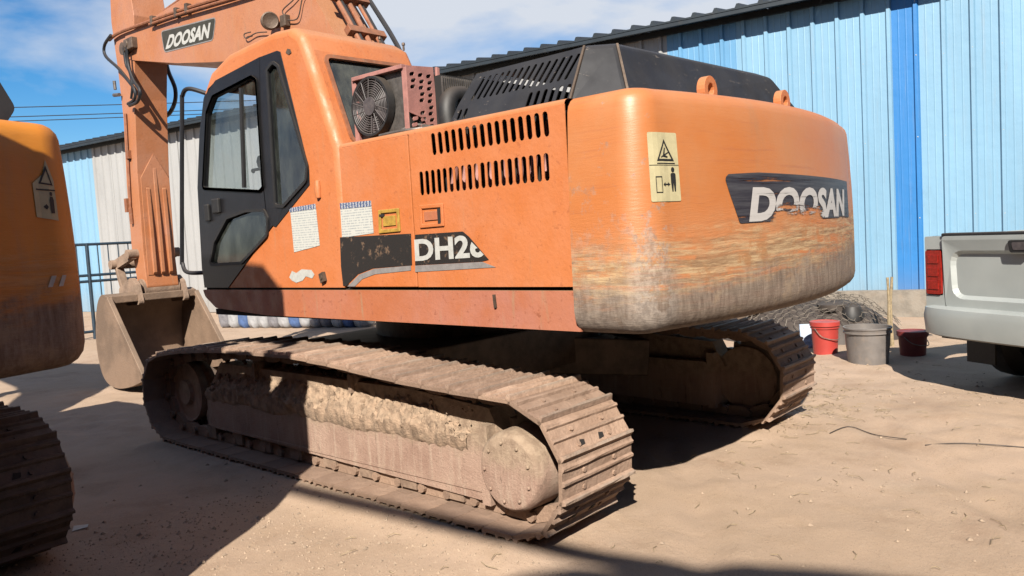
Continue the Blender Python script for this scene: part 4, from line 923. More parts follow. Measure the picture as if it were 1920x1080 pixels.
    for pts, r_ in ((((208, 66), (196, 85), (198, 105), (222, 128), (240, 150), (252, 168), (252, 186), (240, 195)), .019), (((238, 85), (240, 120), (250, 150), (262, 170), (258, 190), (243, 198)), .02), (((232, 90), (236, 120), (243, 135), (248, 160), (246, 185)), .016)):
        b = B(); b.tube(catmull([on(x, y, 'x', AX0-.07) for x, y in pts], 6), r_, 8); b.build('arm_hose', 'hose', ar, True)
    b = B(); b.tube(catmull([on(x, y, 'x', .30) for x, y in ((310, 110), (316, 135), (328, 165), (328, 190), (318, 212), (306, 220))], 6), .026, 8); b.build('arm_hose', 'hose', ar, True)
    b = B(); p = on(240, 80, 'x', AX0-.05); b.box(AX0-.08, AX0+.01, p.y-.16, p.y+.07, p.z-.09, p.z+.04); b.cyl((AX0-.09, p.y, p.z-.02), (AX0-.02, p.y, p.z-.02), .05, 12); b.build('hose_manifold', 'steel', ar, bevel=.01)
    b = B(); p = on(215, 178, 'x', AX0-.04); b.cyl(p+Vector((0, .02, 0)), p+Vector((0, -.14, -.02)), .022, 10); b.cyl(on(214, 152, 'x', AX0-.02), on(216, 168, 'x', AX0-.02), .02, 8); b.build('arm_fitting', 'alu', ar, True)
    # ---- bucket
    bw0, bw1 = -.64, .41
    prof = [(5.28, 1.12), (5.45, 1.15), (5.60, 1.04), (5.70, .82), (5.75, .55), (5.70, .26), (5.55, .08), (5.25, .02), (4.85, .07), (4.48, .17)]
    outer = [(p.x, p.y) for p in catmull([(a, c, 0) for a, c in prof], 4)]
    b = B(); inn = inset(outer+[(4.8, .6)], .03)[:len(outer)]
    b.loft([[Vector((bw0, *p)) for p in outer], [Vector((bw1, *p)) for p in outer], [Vector((bw1, *p)) for p in inn], [Vector((bw0, *p)) for p in inn], [Vector((bw0, *p)) for p in outer]], False); bk = b.build('bucket', 'bucket', root, True)
    for x in (bw0-.028, bw1+.0):
        b = B(); b.plate(outer+[(4.75, .55), (5.1, .92)], [], lambda u, v, w_, x=x: Vector((x+w_, u, v)), .028); b.build('bucket_side', 'bucket', bk, bevel=.006)
        b = B(); b.bar((x+.014, 5.27, 1.10), (x+.014, 4.46, .20), .06, .05); b.build('side_cutter', 'bucket', bk, bevel=.008)
    for i in range(5):
        x = bw0+.1+i*(bw1-bw0-.2)/4; b = B(); b.add([(x-.05, 4.5, .12), (x+.05, 4.5, .12), (x+.05, 4.5, .22), (x-.05, 4.5, .22), (x-.035, 4.2, .10), (x+.035, 4.2, .10), (x+.035, 4.2, .13), (x-.035, 4.2, .13)], [(0, 1, 2, 3), (4, 5, 6, 7), (0, 1, 5, 4), (1, 2, 6, 5), (2, 3, 7, 6), (3, 0, 4, 7)]); b.build('tooth', 'steel', bk, bevel=.006)
    for x in (-.30, .27):   # hinge ears
        b = B(); b.plate(rounded([(5.2, 1.0), (5.28, 1.25), (5.42, 1.33), (5.78, 1.2), (5.8, 1.04), (5.55, .98)], .05), [], lambda u, v, w_, x=x: Vector((x-.025+w_, u, v)), .06); b.build('hinge_ear', 'dusty', bk, bevel=.01)
    b = B(); b.box(bw0, bw1, 5.24, 5.32, 1.04, 1.13); b.build('top_lip', 'bucket', bk, bevel=.01)
    # ---- details on the left flank
    def flank(poly, name, mt, parent, off=.003, th=.002, holes=()):
        b = B(); b.plate(poly, list(holes), side3(off), th); return b.build(name, mt, parent)
    st = SL([(638, 445), (771, 438), (773, 497), (700, 503), (672, 514), (650, 536), (644, 536), (640, 500)]); flank(st, 'black_strip', 'strip', pd)
    st2 = SL([(779, 440), (868, 434), (880, 444), (917, 487), (905, 490), (779, 497)]); flank(st2, 'black_strip', 'strip', pd2)
    sv1 = SL([(652, 537), (674, 515), (702, 504), (771, 498), (771, 507), (704, 514), (680, 523), (666, 537)]); flank(sv1, 'silver_stripe', 'silver', pd)
    sv2 = SL([(779, 498), (905, 491), (930, 501), (779, 510)]); flank(sv2, 'silver_stripe', 'silver', pd2)
    v2, f = text_tris('DH26', 1, 1, 0, .035)
    c0, c1, c2, c3 = [Vector((XS, *S(x, y))) for x, y in ((780, 490), (912, 482), (909, 437), (778, 448))]
    pts = [(c0*(1-a)+c1*a)*(1-c)+(c3*(1-a)+c2*a)*c for a, c in v2]
    la, lb = S(866, 433), S(921, 490); dd = Vector((lb[0]-la[0], lb[1]-la[1])); no = Vector((dd.y, -dd.x));
    if no.x > 0: no = -no
    vv, ff = clip2([(p.y, p.z) for p in pts], f, (la[0], la[1], 0), (no.x, no.y, 0))
    b = B(); b.add([Vector((XS-.0065, y, z)) for y, z in vv], ff); b.build('model_lettering', 'letter', pd2)
    pa = SL([(545, 397), (545, 390), (592, 383), (600, 460), (590, 463), (552, 473)]); pp = flank(pa, 'notice_sheet', 'print', bpy.data.objects[[o.name for o in root.children if o.name.startswith('cab_shell')][0]])
    flank(SL([(544, 398), (544, 390), (592, 382), (593, 391)]), 'notice_heading', 'head', pp, .005)
    pb = SL([(638, 381), (696, 376), (701, 437), (642, 446)]); pp2 = flank(pb, 'notice_sheet', 'print', pd)
    flank(SL([(638, 381), (696, 376), (697, 387), (639, 392)]), 'notice_heading', 'head', pp2, .005)
    for (quad, mt, par) in ((((711, 394), (749, 390), (752, 434), (712, 438)), 'yellow', pd), (((787, 385), (832, 381), (834, 424), (789, 428)), 'orange_skirt', pd2)):
        o_ = SL(quad); i_ = inset(o_, .022); i2 = inset(o_, .04)
        b = B(); b.plate(o_, [i_], side3(.010), .012); lt = b.build('latch_frame', mt if mt == 'yellow' else 'orange', par, bevel=.004)
        b = B(); b.plate(i_, [], side3(-.004), .004); b.plate(i2, [], side3(.007), .010); b.build('latch_lever', mt, lt, bevel=.003)
        b = B(); q = i_[1] if mt != 'yellow' else i_[0]; b.box(XS-.011, XS-.002, q[0]-.01+(.012 if mt != 'yellow' else -.02), q[0]+.012+(.012 if mt != 'yellow' else -.0), q[1]-(.09 if mt != 'yellow' else .02), q[1]-.004); b.build('latch_gap', 'dark', lt)
    # ---- condenser unit behind the cab
    x = -1.30; cu = B(); cu.box(x+.03, x+.06, -1.0, -.52, 2.22, 2.60); c_ = cu.build('condenser', 'alu', root, bevel=.004)
    b = B(); b.bar((x+.02, -.52, 2.61), (x+.02, -1.0, 2.605), .06, .025); b.bar((x+.02, -.52, 2.22), (x+.02, -.52, 2.61), .04, .03, (1, 0, 0)); b.bar((x+.02, -1.0, 2.2), (x+.02, -1.0, 2.6), .04, .03, (1, 0, 0)); b.build('condenser_frame', 'pink', c_, bevel=.003)
    fc = Vector((x-.02, -.70, 2.415))
    b = B()
    for k in range(9):
        r_ = .055+.014*k; b.tube([fc+Vector((0, r_*math.cos(2*math.pi*j/28), r_*math.sin(2*math.pi*j/28))) for j in range(29)], .003, 4, False)
    for k in range(14):
        a = 2*math.pi*k/14; b.tube([fc+Vector((-.002, .05*math.cos(a), .05*math.sin(a))), fc+Vector((-.002, .175*math.cos(a+.25), .175*math.sin(a+.25)))], .0028, 4)
    b.lathe([(0, -.012), (.05, -.01), (.056, 0), (.056, .01), (0, .012)], fc, (-1, 0, 0), 20); b.build('fan_guard', 'fan', c_, True)
    b = B(); b.lathe([(.168, -.004), (.182, -.004), (.188, .04), (.172, .04), (.168, -.004)], fc, (1, 0, 0), 36); b.build('fan_shroud', 'rubber', c_, True)
    for k in range(7):
        a = 2*math.pi*k/7; u = Vector((0, math.cos(a), math.sin(a))); v = Vector((0, -math.sin(a), math.cos(a)))
        b = B(); b.add([fc+u*.05+v*.02+Vector((.005, 0, 0)), fc+u*.16+v*.05+Vector((.005, 0, 0)), fc+u*.16-v*.02+Vector((.03, 0, 0)), fc+u*.05-v*.015+Vector((.03, 0, 0))], [(0, 1, 2, 3)]); b.build('fan_blade', 'fan', c_)
    hl = []
    for i in range(3):
        for j in range(9):
            if (i, j) in ((0, 3), (0, 4), (0, 5), (0, 6), (1, 5)): continue
            hl.append(slot(-1.272+.062*i+.008*(j % 2), 2.552-.036*j, .032, .024, .0, 3) if False else [(-1.295+.066*i+.008*(j % 2)+a, 2.552-.037*j+c) for a, c in ((0, 0), (.004, -.011), (.034, -.004), (.042, .008), (.036, .018), (.008, .011))])
    b = B(); b.plate([(-1.315, 2.6), (-1.10, 2.615), (-1.085, 2.2), (-1.16, 2.21), (-1.2, 2.3), (-1.315, 2.33)], hl, lambda u, v, w_: Vector((u, -1.05-w_*-1, v)), .006); b.build('perforated_plate', 'pink', c_)
    b = B(); b.box(-1.29, -1.09, -1.03, -1.02, 2.22, 2.59); b.build('shade_backing', 'dark', c_)  # dark sheet added to stand for the shade behind the holes
    b = B(); b.plate([(-1.09, 2.2), (-1.075, 2.62)] + [(-1.05, 2.615), (-1.05, 2.2)], [], lambda u, v, w_: Vector((u, -1.056+w_, v)), .02); b.build('plate_flange', 'pink', c_, bevel=.004)
    b = B(); b.cyl((-1.24, -1.0, 2.22), (-1.24, -1.0, 2.36), .028, 12); b.cyl((-1.24, -1.0, 2.36), (-1.24, -1.0, 2.40), .016, 10); b.tube(catmull([(-1.3, -.95, 2.23), (-1.25, -1.02, 2.26), (-1.15, -1.08, 2.245), (-1.12, -1.2, 2.25)], 5), .014, 8); b.tube(catmull([(-1.34, -.8, 2.22), (-1.33, -.95, 2.225), (-1.3, -1.08, 2.225), (-1.2, -1.14, 2.235)], 5), .012, 8); b.tube(catmull([(-1.2, -1.03, 2.5), (-1.22, -1.03, 2.38), (-1.17, -1.04, 2.28)], 5), .011, 6); b.build('receiver_and_lines', 'alu', c_, True)
    b = B(); b.box(-1.2, -.8, -1.22, -1.16, 2.2, 2.53); rd = b.build('radiator', 'dark', root)
    b = B()
    for i in range(24): yy = -1.2+i*.017; b.box(yy-.003, yy+.003, -1.232, -1.218, 2.22, 2.52)
    b.build('radiator_fins', 'alu', rd)
    b = B(); b.tube(catmull([(-1.2, -1.26, 2.2), (-1.2, -1.25, 2.32), (-1.15, -1.24, 2.40), (-1.05, -1.24, 2.42)], 6), .055, 12); b.build('intake_hose', 'rubber', rd, True)
    for p in ((-.62, .0, 3.04), (-.5, -.12, 2.99)):
        b = B(); b.cyl((p[0], p[1], p[2]-.01), (p[0], p[1], p[2]+.03), .008, 8); b.lathe([(0, 0), (.014, .004), (.012, .02), (0, .025)], (p[0], p[1], p[2]+.025), (0, 0, 1), 10); b.build('roof_bolt', 'steel', root, True)

exc = empty('excavator'); tag(exc, 'large orange excavator with black door, scraped counterweight and dusty tracks', 'excavator')
build_excavator(exc, True)
ex2 = empty('excavator', (-4.64, 1.96, 0), R(5)); tag(ex2, 'neighbouring yellow-orange excavator with a torn warning sticker on its counterweight', 'excavator')
build_excavator(ex2, False)

# ------------------------------------------------------------------ pickup truck
def build_truck():
    # local: +x to the truck's right, +y forward, tailgate at y = 0
    tl_ = Vector((3.27, -2.72, 0)); te = Vector((-.60, .80, 0)).normalized()   # from right to left along the tailgate
    te = Vector((.50, .866, 0)); tr_ = -te; hd = Vector((-tr_.y, tr_.x, 0))
    root = empty('pickup_truck', tl_+tr_*.88, math.atan2(tr_.y, tr_.x)); root.scale = (1.04, 1.04, 1.045); tag(root, 'silver green pickup truck parked tail first beside the blue shed wall', 'truck')
    HWD = .88
    m = lambda b, n, mt, **k: b.build(n, mt, root, **k)
    # bed
    prof = rounded([(-.88, .62), (-.9, 1.0), (-.87, 1.27), (.87, 1.27), (.9, 1.0), (.88, .62)], [.05, .1, .03, .03, .1, .05], 4)
    for s in (-1, 1):
        b = B(); side = [(0.02, .60), (.02, 1.29), (1.55, 1.29), (1.55, .55), (1.35, .55)]+[(.93+.42*math.cos(a), .48+.42*math.sin(a)) for a in [R(10)+R(160)*k/12 for k in range(13)]]+[(.5, .55), (.3, .58)]
        b.plate(side, [], lambda u, v, w_, s=s: Vector((s*(.90-w_-.025*max(0, (v-1.0)/.3)), u, v)), .07); m(b, 'bed_side', 'car', bevel=.02)
    b = B(); b.box(-.84, .84, .08, 1.55, .72, .78); b.box(-.84, .84, 1.5, 1.55, .72, 1.28); m(b, 'bed_floor', 'dark')
    # tailgate with pressed panel
    b = B(); outl = rounded([(-.70, .70), (.70, .70), (.71, 1.29), (-.71, 1.29)], .03)
    pi = rounded([(-.60, .80), (.60, .80), (.62, 1.14), (-.62, 1.14)], .09, 5); po = inset(pi, -.03)
    b.plate(outl, [po], lambda u, v, w_: Vector((u, -.01+w_-.018*(v > 1.2), v)), .04)
    b.loft([[Vector((u, -.01, v)) for u, v in po], [Vector((u, .022, v)) for u, v in pi]], True); b.plate(pi, [], lambda u, v, w_: Vector((u, .022+w_, v)), .01)
    tg = m(b, 'tailgate', 'car', bevel=.01)
    b = B(); b.box(-.72, .72, -.025, .07, 1.285, 1.315); b.build('tailgate_cap', 'rubber', tg, bevel=.01)
    hx = 0.0; b = B(); b.plate(rounded([(hx-.105, 1.25), (hx+.105, 1.25), (hx+.085, 1.155), (hx-.085, 1.155)], .025), [], lambda u, v, w_: Vector((u, -.036+w_, v)), .03); h_ = b.build('tailgate_handle', 'rubber', tg, bevel=.008)
    b = B(); b.plate(rounded([(hx-.07, 1.235), (hx+.07, 1.235), (hx+.055, 1.175), (hx-.055, 1.175)], .02), [], lambda u, v, w_: Vector((u, -.04+w_, v)), .004); b.build('handle_cup', 'fan', h_)
    for s in (-1, 1):
        b = B(); b.plate(rounded([(.73, .80), (.885, .80), (.89, 1.17), (.73, 1.17)], .02), [], lambda u, v, w_, s=s: Vector((s*u, -.02+w_, v)), .12); l_ = m(b, 'tail_lamp', 'tail', bevel=.015)
        for i in range(3): b = B(); b.box(min(s*.755, s*.865), max(s*.755, s*.865), -.026, -.02, .84+i*.11, .915+i*.11); b.build('lamp_segment', 'tail', l_, bevel=.006)
        b = B(); b.plate(rounded([(.705, .60), (.90, .60), (.905, 1.29), (.725, 1.29)], .02), [rounded([(.725, .79), (.89, .79), (.895, 1.18), (.725, 1.18)], .02)], lambda u, v, w_, s=s: Vector((s*u, -.006+w_, v)), .1); m(b, 'corner_panel', 'car', bevel=.045)
    # bumper
    b = B(); bp_ = [(-.93, .18), (-.90, -.02), (-.6, -.12), (0, -.15), (.6, -.12), (.90, -.02), (.93, .18)]; bc = [Vector((p.x, p.y, 0)) for p in catmull([(a, c, 0) for a, c in bp_], 5)]
    rs = []
    for z, o_ in ((.45, .05), (.47, .0), (.62, -.015), (.69, .0), (.705, .05)): rs.append([Vector((p.x*(1-o_*.4), p.y+o_, z)) for p in bc])
    b.loft(rs, False); b.loft([rs[-1], [Vector((p.x*.9, .12, .70)) for p in bc]], False); m(b, 'rear_bumper', 'car', smooth=True)
    b = B(); b.box(-.8, .8, .05, 4.6, .42, .6); m(b, 'chassis', 'dark')
    for s in (-1, 1): b = B(); b.box(min(s*.62, s*.9), max(s*.62, s*.9), .44, .46, .16, .6); m(b, 'shade_flap', 'rubber', bevel=.004)  # dark panels added in place of the shade under the bumper
    b = B(); b.lathe([(.14, -.09), (.3, -.1), (.34, -.05), (.34, .05), (.3, .1), (.14, .09)], (0, .55, .38), (0, 0, 1), 24); m(b, 'spare_wheel', 'rubber', smooth=True)
    for s in (-1, 1):
        for y in (.93, 4.0):
            b = B(); b.lathe([(.2, -.12), (.31, -.12), (.355, -.09), (.362, 0), (.355, .09), (.31, .12), (.2, .12)], (s*.77, y, .36), (1, 0, 0), 32); t_ = m(b, 'wheel', 'rubber', smooth=True)
            b = B(); b.lathe([(0, .06), (.06, .07), (.08, .03), (.19, .06), (.215, .11), (.22, .1), (.22, -.1)], (s*.77, y, .36), (s, 0, 0), 24); b.build('rim', 'alu', t_, True)
    # cab and bonnet
    cp = rounded([(1.6, .5), (1.6, 1.15), (1.72, 1.72), (2.0, 1.82), (2.9, 1.80), (3.5, 1.22), (4.75, 1.08), (4.95, .85), (4.95, .5)], [.02, .05, .12, .15, .2, .1, .15, .1, .05], 4)
    wnd = [rounded([(1.78, 1.22), (1.85, 1.68), (2.35, 1.74), (2.35, 1.22)], .04), rounded([(2.43, 1.22), (2.43, 1.74), (2.85, 1.72), (3.3, 1.24)], .04)]
    wa = [[(4.0+.43*math.cos(a), .5+.40*math.sin(a)) for a in [R(5)+R(170)*k/10 for k in range(11)]]]
    for s in (-1, 1):
        b = B(); b.plate(cp, wnd, lambda u, v, w_, s=s: Vector((s*(.9-w_-.12*max(0, (v-1.15)/.65)), u, v)), .03); cs = m(b, 'cab_side', 'car', bevel=.01)
        for w2 in wnd: b = B(); b.plate(inset(w2, -.01), [], lambda u, v, w_, s=s: Vector((s*(.885-w_-.12*max(0, (v-1.15)/.65)), u, v)), .004); b.build('side_pane', 'glass3', cs)
    b = B(); b.loft([[Vector((-.885+.12*max(0, (v-1.15)/.65), u, v)) for u, v in cp], [Vector((.885-.12*max(0, (v-1.15)/.65), u, v)) for u, v in cp]], True); m(b, 'cab_body', 'car', smooth=True)
    b = B(); b.loft([[(-.7, 1.60, 1.25), (.7, 1.60, 1.25)], [(-.62, 1.69, 1.66), (.62, 1.69, 1.66)]], False); m(b, 'rear_pane', 'glass3')
    return root
truck = build_truck()

# ------------------------------------------------------------------ things by the shed wall
def pail(name, loc, r, h, mt, label, cat, lid=False, group=None, handle=True):
    o = empty(name, loc, random.random()*3); tag(o, label, cat, group)
    b = B(); pr = [(0, .006), (r*.84, .006), (r*.86, 0), (r*.90, h*.4), (r*.96, h*.84), (r*1.03, h*.84), (r*1.03, h*.88), (r*.98, h*.885), (r*1.0, h*.95), (r*1.04, h*.96), (r*1.04, h), (r*.97, h), (r*.93, h*.5), (r*.82, .02), (0, .02)]
    b.lathe(pr, (0, 0, 0), (0, 0, 1), 32); b.build('pail_body', mt, o, True)
    if lid: b = B(); b.lathe([(0, .012), (r*.9, .012), (r*.95, .02), (r*1.07, .018), (r*1.08, -.03), (r*1.05, -.03)], (0, 0, h), (0, 0, 1), 32); b.build('lid', mt, o, True)
    if handle: b = B(); b.tube(catmull([(r*1.05, 0, h*.86), (r*.9, r*.6, h*.6), (0, r*1.12, h*.5), (-r*.9, r*.6, h*.6), (-r*1.05, 0, h*.86)], 6), .005, 6); b.build('handle', 'wire', o, True)
    return o
p = on(1548, 664, 'z', -.02); pail('paint_pail', p, .155, .37, 'red', 'red plastic paint pail with lid standing in full sun', 'pail', True)
p = on(1712, 668, 'z', -.02); pail('paint_pail', (p.x+.0, p.y, -.02), .15, .27, 'red_shade', 'red plastic pail, shade painted into its colour, between the grey tub and the truck', 'pail', True)
p = on(1628, 681, 'z', -.02); pail('plastic_tub', p, .235, .40, 'tub', 'big grey plastic tub half shaded beside the red pail', 'tub', False, handle=False)
# heap of hexagonal wire netting
nb = Vector((5.9, -.9, 0)); hp_ = Vector((6.1, -.35, 0))
def heap_h(x, y):
    d = ((x-6.1)/.95)**2+((y+.45)/1.25)**2
    return max(0, 1-d)**.6*.55 + .07*noise.noise(Vector((x*3, y*3, 2))) + .04*noise.noise(Vector((x*8, y*8, 2)))
b = B(); nn_ = 60; rows = []
for i in range(nn_+1):
    rows.append([(4.9+2.2*j/nn_, -2.2+3.3*i/nn_, max(-.06, heap_h(4.9+2.2*j/nn_, -2.2+3.3*i/nn_)-.05)) for j in range(nn_+1)])
b.loft(rows, False); o = b.build('rubbish_heap', 'cable', None, True); tag(o, 'dark heap of scrap under wire netting at the wall foot', 'heap')
b = B(); a_ = .085; rowsn = 24
for i in range(30):
    for j in range(26):
        cx = 4.95+j*a_*1.5*.62; cy = -2.05+(i+.5*(j % 2))*a_*1.3
        pts = []
        for k in range(4):
            an = R(60*k); x = cx+a_*.62*math.cos(an); y = cy+a_*.75*math.sin(an); hh = heap_h(x, y)
            pts.append((x, y, hh+.04+.07*noise.noise(Vector((x*3.5, y*3.5, 7)))))
        if min(q[2] for q in pts) > .1: b.tube(pts, .0045, 3, False)
o = b.build('wire_netting', 'wire', None); tag(o, 'crumpled hexagonal wire netting thrown over the scrap heap', 'netting')
for k, (x0, x1) in enumerate(((1655, 1652), (1664, 1668))):
    q = on(x0, 640, 'z', .0); q = Vector((5.35+.05*k, -1.75-.03*k, 0)); b = B(); b.tube(catmull([q, q+Vector((.06, .03*k, .4)), q+Vector((.1+.02*k, .02, .82))], 4), [.022]*5+[.016]*4, 8); o = b.build('wooden_stake', 'wood', None, True); tag(o, 'slim pale wooden stick leaning on the wire netting' if k == 0 else 'thicker pale wooden stick leaning beside a slimmer one', 'stick')
for k, (lb, c_, dx, dy, dz, mt, cat) in enumerate((('rusty flat bar sticking out of the netting heap', (5.75, -.25, .42), .5, -.5, .16, 'steel', 'scrap'), ('bent dark sheet lying on the netting heap', (5.95, -.95, .45), .3, .22, .05, 'cable', 'scrap'), ('short pale plank lying across the netting heap', (6.05, .05, .58), .35, .5, -.06, 'wood', 'plank'), ('black crumpled bag on the netting heap', (5.8, -1.2, .33), .16, .14, .03, 'rubber', 'bag'))):
    c_ = Vector(c_); d_ = Vector((dx, dy, dz)); b = B()
    if cat == 'bag' or mt == 'cable':
        rg_ = [[c_+Vector((dx*math.cos(2*math.pi*j/14)*r_, dy*math.sin(2*math.pi*j/14)*r_, h_))*1+Vector((0, 0, .03*noise.noise(Vector((j, r_*3, k))))) for j in range(14)] for r_, h_ in ((1, -.08), (1.02, 0), (.7, .10 if cat == 'bag' else .03), (.15, .13 if cat == 'bag' else .04))]
        b.loft(rg_, True); b.add(rg_[-1], [tuple(range(14))]); b.add(rg_[0], [tuple(range(14))])
    else: b.bar(c_-d_, c_+d_, .07, .025)
    o = b.build({'scrap': 'scrap_bar' if mt == 'steel' else 'scrap_sheet', 'plank': 'plank', 'bag': 'rubbish_bag'}[cat], mt, None, True); tag(o, lb, cat)
q = on(1512, 640, 'z', 0); b = B(); b.obox((5.05, -.95, .14), (.06, -.11, .0), (.05, .03, .14), (.008, .006, -.004)); o = b.build('plastic_board', 'board', None, bevel=.004); tag(o, 'small white and blue board leaning behind the red pail', 'board')
# ------------------------------------------------------------------ gate, sacks, wires
gt = empty('steel_gate', (1.0, 12.2, 0)); tag(gt, 'dark blue tubular steel gate behind the excavator bucket', 'gate')
for z in (1.9, 1.28, 1.16, .15): b = B(); b.cyl((0, 0, z), (1.75, 0, z), .028, 8); b.build('gate_rail', 'gate', gt, True)
for i, x in enumerate((0, .68, 1.75)): b = B(); b.cyl((x, 0, 0), (x, 0, 1.92), .04 if i != 1 else .035, 10); b.build('gate_post', 'gate', gt, True)
for i in range(9): x = .08+i*.2; b = B(); b.cyl((x, 0, .15), (x, 0, 1.9), .012, 6); b.build('gate_bar', 'gate', gt, True)
MT['sackw'] = simple('white_woven_sack', (.6, .6, .62), .8, 0, .3, 8, .4, 30); MT['sackb'] = simple('blue_woven_sack', (.12, .22, .5), .8, 0, .4, 8, .4, 30); MT['sackg'] = simple('grey_woven_sack', (.34, .33, .36), .8, 0, .4, 8, .4, 30)
def sack(loc, rz, sx, sy, sz, mt, label):
    b = B(); rings = []
    for i in range(13):
        u = -1+2*i/12; ring = []
        e = max(.02, (1-abs(u)**4))**.4
        for k in range(16):
            a = 2*math.pi*k/16; y = math.cos(a); z = math.sin(a); f_ = 1+.1*noise.noise(Vector((u*2+loc[0], y*1.5, z*1.5+loc[1])))
            ring.append((u*sx, math.copysign(abs(y)**.6, y)*sy*e*f_, sz+math.copysign(abs(z)**.7, z)*sz*e*f_))
        rings.append(ring)
    b.loft(rings, True); b.add(rings[0], [tuple(range(16))]); b.add(rings[-1], [tuple(range(16))])
    o = b.build('sack', mt, None, True); o.location = loc; o.rotation_euler = (0, 0, rz); tag(o, label, 'sack', 'sacks stacked behind the excavator'); return o
rs = random.Random(3); labels = {'sackw': 'plump white woven sack in the row behind the excavator', 'sackb': 'blue woven sack in the row behind the excavator', 'sackg': 'grey woven sack in the row behind the excavator'}
for i in range(14):
    t_ = i/13; base = Vector((4.9, 7.6, -.03)).lerp(Vector((3.9, 10.9, -.03)), t_); mt = ['sackw', 'sackb', 'sackw', 'sackg', 'sackw'][i % 5]
    sack(base, 1.6+rs.uniform(-.2, .2), .15, .22, .26+rs.uniform(0, .05), mt, labels[mt])
for i, (dz, dy) in enumerate(((12.8, 0), (11.8, 0), (12.2, .6))):
    b = B(); pts = []
    for k in range(25):
        t_ = k/24; x = -10+90*t_; pts.append((x, 62+dy-.1*x, dz-.9+ .12*x*.9 - 2.4*(1-(2*t_-1)**2)*.25))
    b.tube(pts, .035, 5); o = b.build('power_line', 'sky_line', None, True); tag(o, 'overhead power line crossing the sky beyond the shed', 'cable', 'power lines')
for x in (-10, 80):
    b = B(); y = 62.3-.1*x; b.tube([(x, y, -.1), (x, y, 13.6+.108*x)], [.18, .12], 10); b.bar((x, y-1, 12.4+.108*x), (x, y+1, 12.4+.108*x), .1, .12); o = b.build('utility_pole', 'pole', None, True); tag(o, 'tall grey utility pole carrying the power lines', 'pole', 'utility poles')

# ------------------------------------------------------------------ litter on the ground
rs = random.Random(11); b = B()
for i in range(2600):
    x, y = rs.uniform(-3.6, 4.5), rs.uniform(-4.2, 1.5)
    if i % 3 == 0: q_ = rs.choice(((-2.1, -1.4), (2.2, -1.9), (.2, -3.1), (-2.6, -.2), (3.2, -2.9))); x, y = rs.gauss(q_[0], .35), rs.gauss(q_[1], .35)
    r_ = .002+.018*rs.random()**5; z = gh(x, y); a = rs.random()*6.28; n = 5
    top = [(x+r_*math.cos(a+k*1.257)*rs.uniform(.7, 1.1), y+r_*math.sin(a+k*1.257)*rs.uniform(.7, 1.1), z+r_*.15) for k in range(n)]
    b.add(top+[(x+rs.uniform(-.3, .3)*r_, y+rs.uniform(-.3, .3)*r_, z+r_*.8), ], [(k, (k+1) % n, n) for k in range(n)])
for i in range(5200):
    x, y = rs.uniform(-3.4, -1.66), rs.uniform(-2.9, .2); r_ = .003+.010*rs.random()**3; z = gh(x, y); a = rs.random()*6.28
    b.add([(x+r_*math.cos(a+k*1.571)*rs.uniform(.7, 1.1), y+r_*math.sin(a+k*1.571)*rs.uniform(.7, 1.1), z-.002) for k in range(4)]+[(x, y, z+r_*.7)], [(k, (k+1) % 4, 4) for k in range(4)])
o = b.build('pebbles', 'pebble', None, merge=0); tag(o, kind='stuff'); tag(o, 'scattered small stones and clods on the sandy ground', 'pebbles')
b = B()
for i in range(420):
    if i < 150: x, y = rs.gauss(1.9, .5), rs.gauss(-2.1, .25)
    elif i < 260: x, y = rs.gauss(2.4, .8), rs.gauss(-1.6, .5)
    else: x, y = rs.uniform(-3, 4), rs.uniform(-4, -1)
    a = rs.random()*6.28; l_ = rs.uniform(.03, .12); z = gh(x, y)+.006
    b.tube([(x, y, z), (x+l_*.5*math.cos(a), y+l_*.5*math.sin(a), z+rs.uniform(.0, .012)), (x+l_*math.cos(a+.3), y+l_*math.sin(a+.3), z)], .0018, 3, False)
o = b.build('straw_litter', 'wood', None, merge=0); tag(o, 'loose straw and dry stalks strewn on the earth', 'straw', kind='stuff')
def gpt(px, py, dz=.008): p = on(px, py, 'z', 0); return Vector((p.x, p.y, gh(p.x, p.y)+dz))
for pts, r_, lb in ((((1735, 834), (1790, 830), (1850, 832), (1925, 836)), .0035, 'long dark cable end lying on the open sandy ground'), (((1556, 812), (1580, 804), (1600, 802), (1640, 812), (1700, 822)), .0035, 'short kinked dry vine lying behind the far track')):
    b = B(); b.tube(catmull([gpt(*p) for p in pts], 8), r_, 6); o = b.build('ground_cable', 'cable', None, True); tag(o, lb, 'cable')
p = gpt(150, 992, .004); b = B(); b.add([p+Vector((-.05, -.02, 0)), p+Vector((.03, -.035, .004)), p+Vector((.055, .02, .002)), p+Vector((-.02, .035, .012))], [(0, 1, 2, 3)]); b.v += [(x, y, z+.001) for x, y, z in b.v]; b.f.append((4, 5, 6, 7)); b.mi.append(0); o = b.build('paper_scrap', 'white', None, merge=0); tag(o, 'crumpled scrap of pale paper on the shaded ground', 'paper')

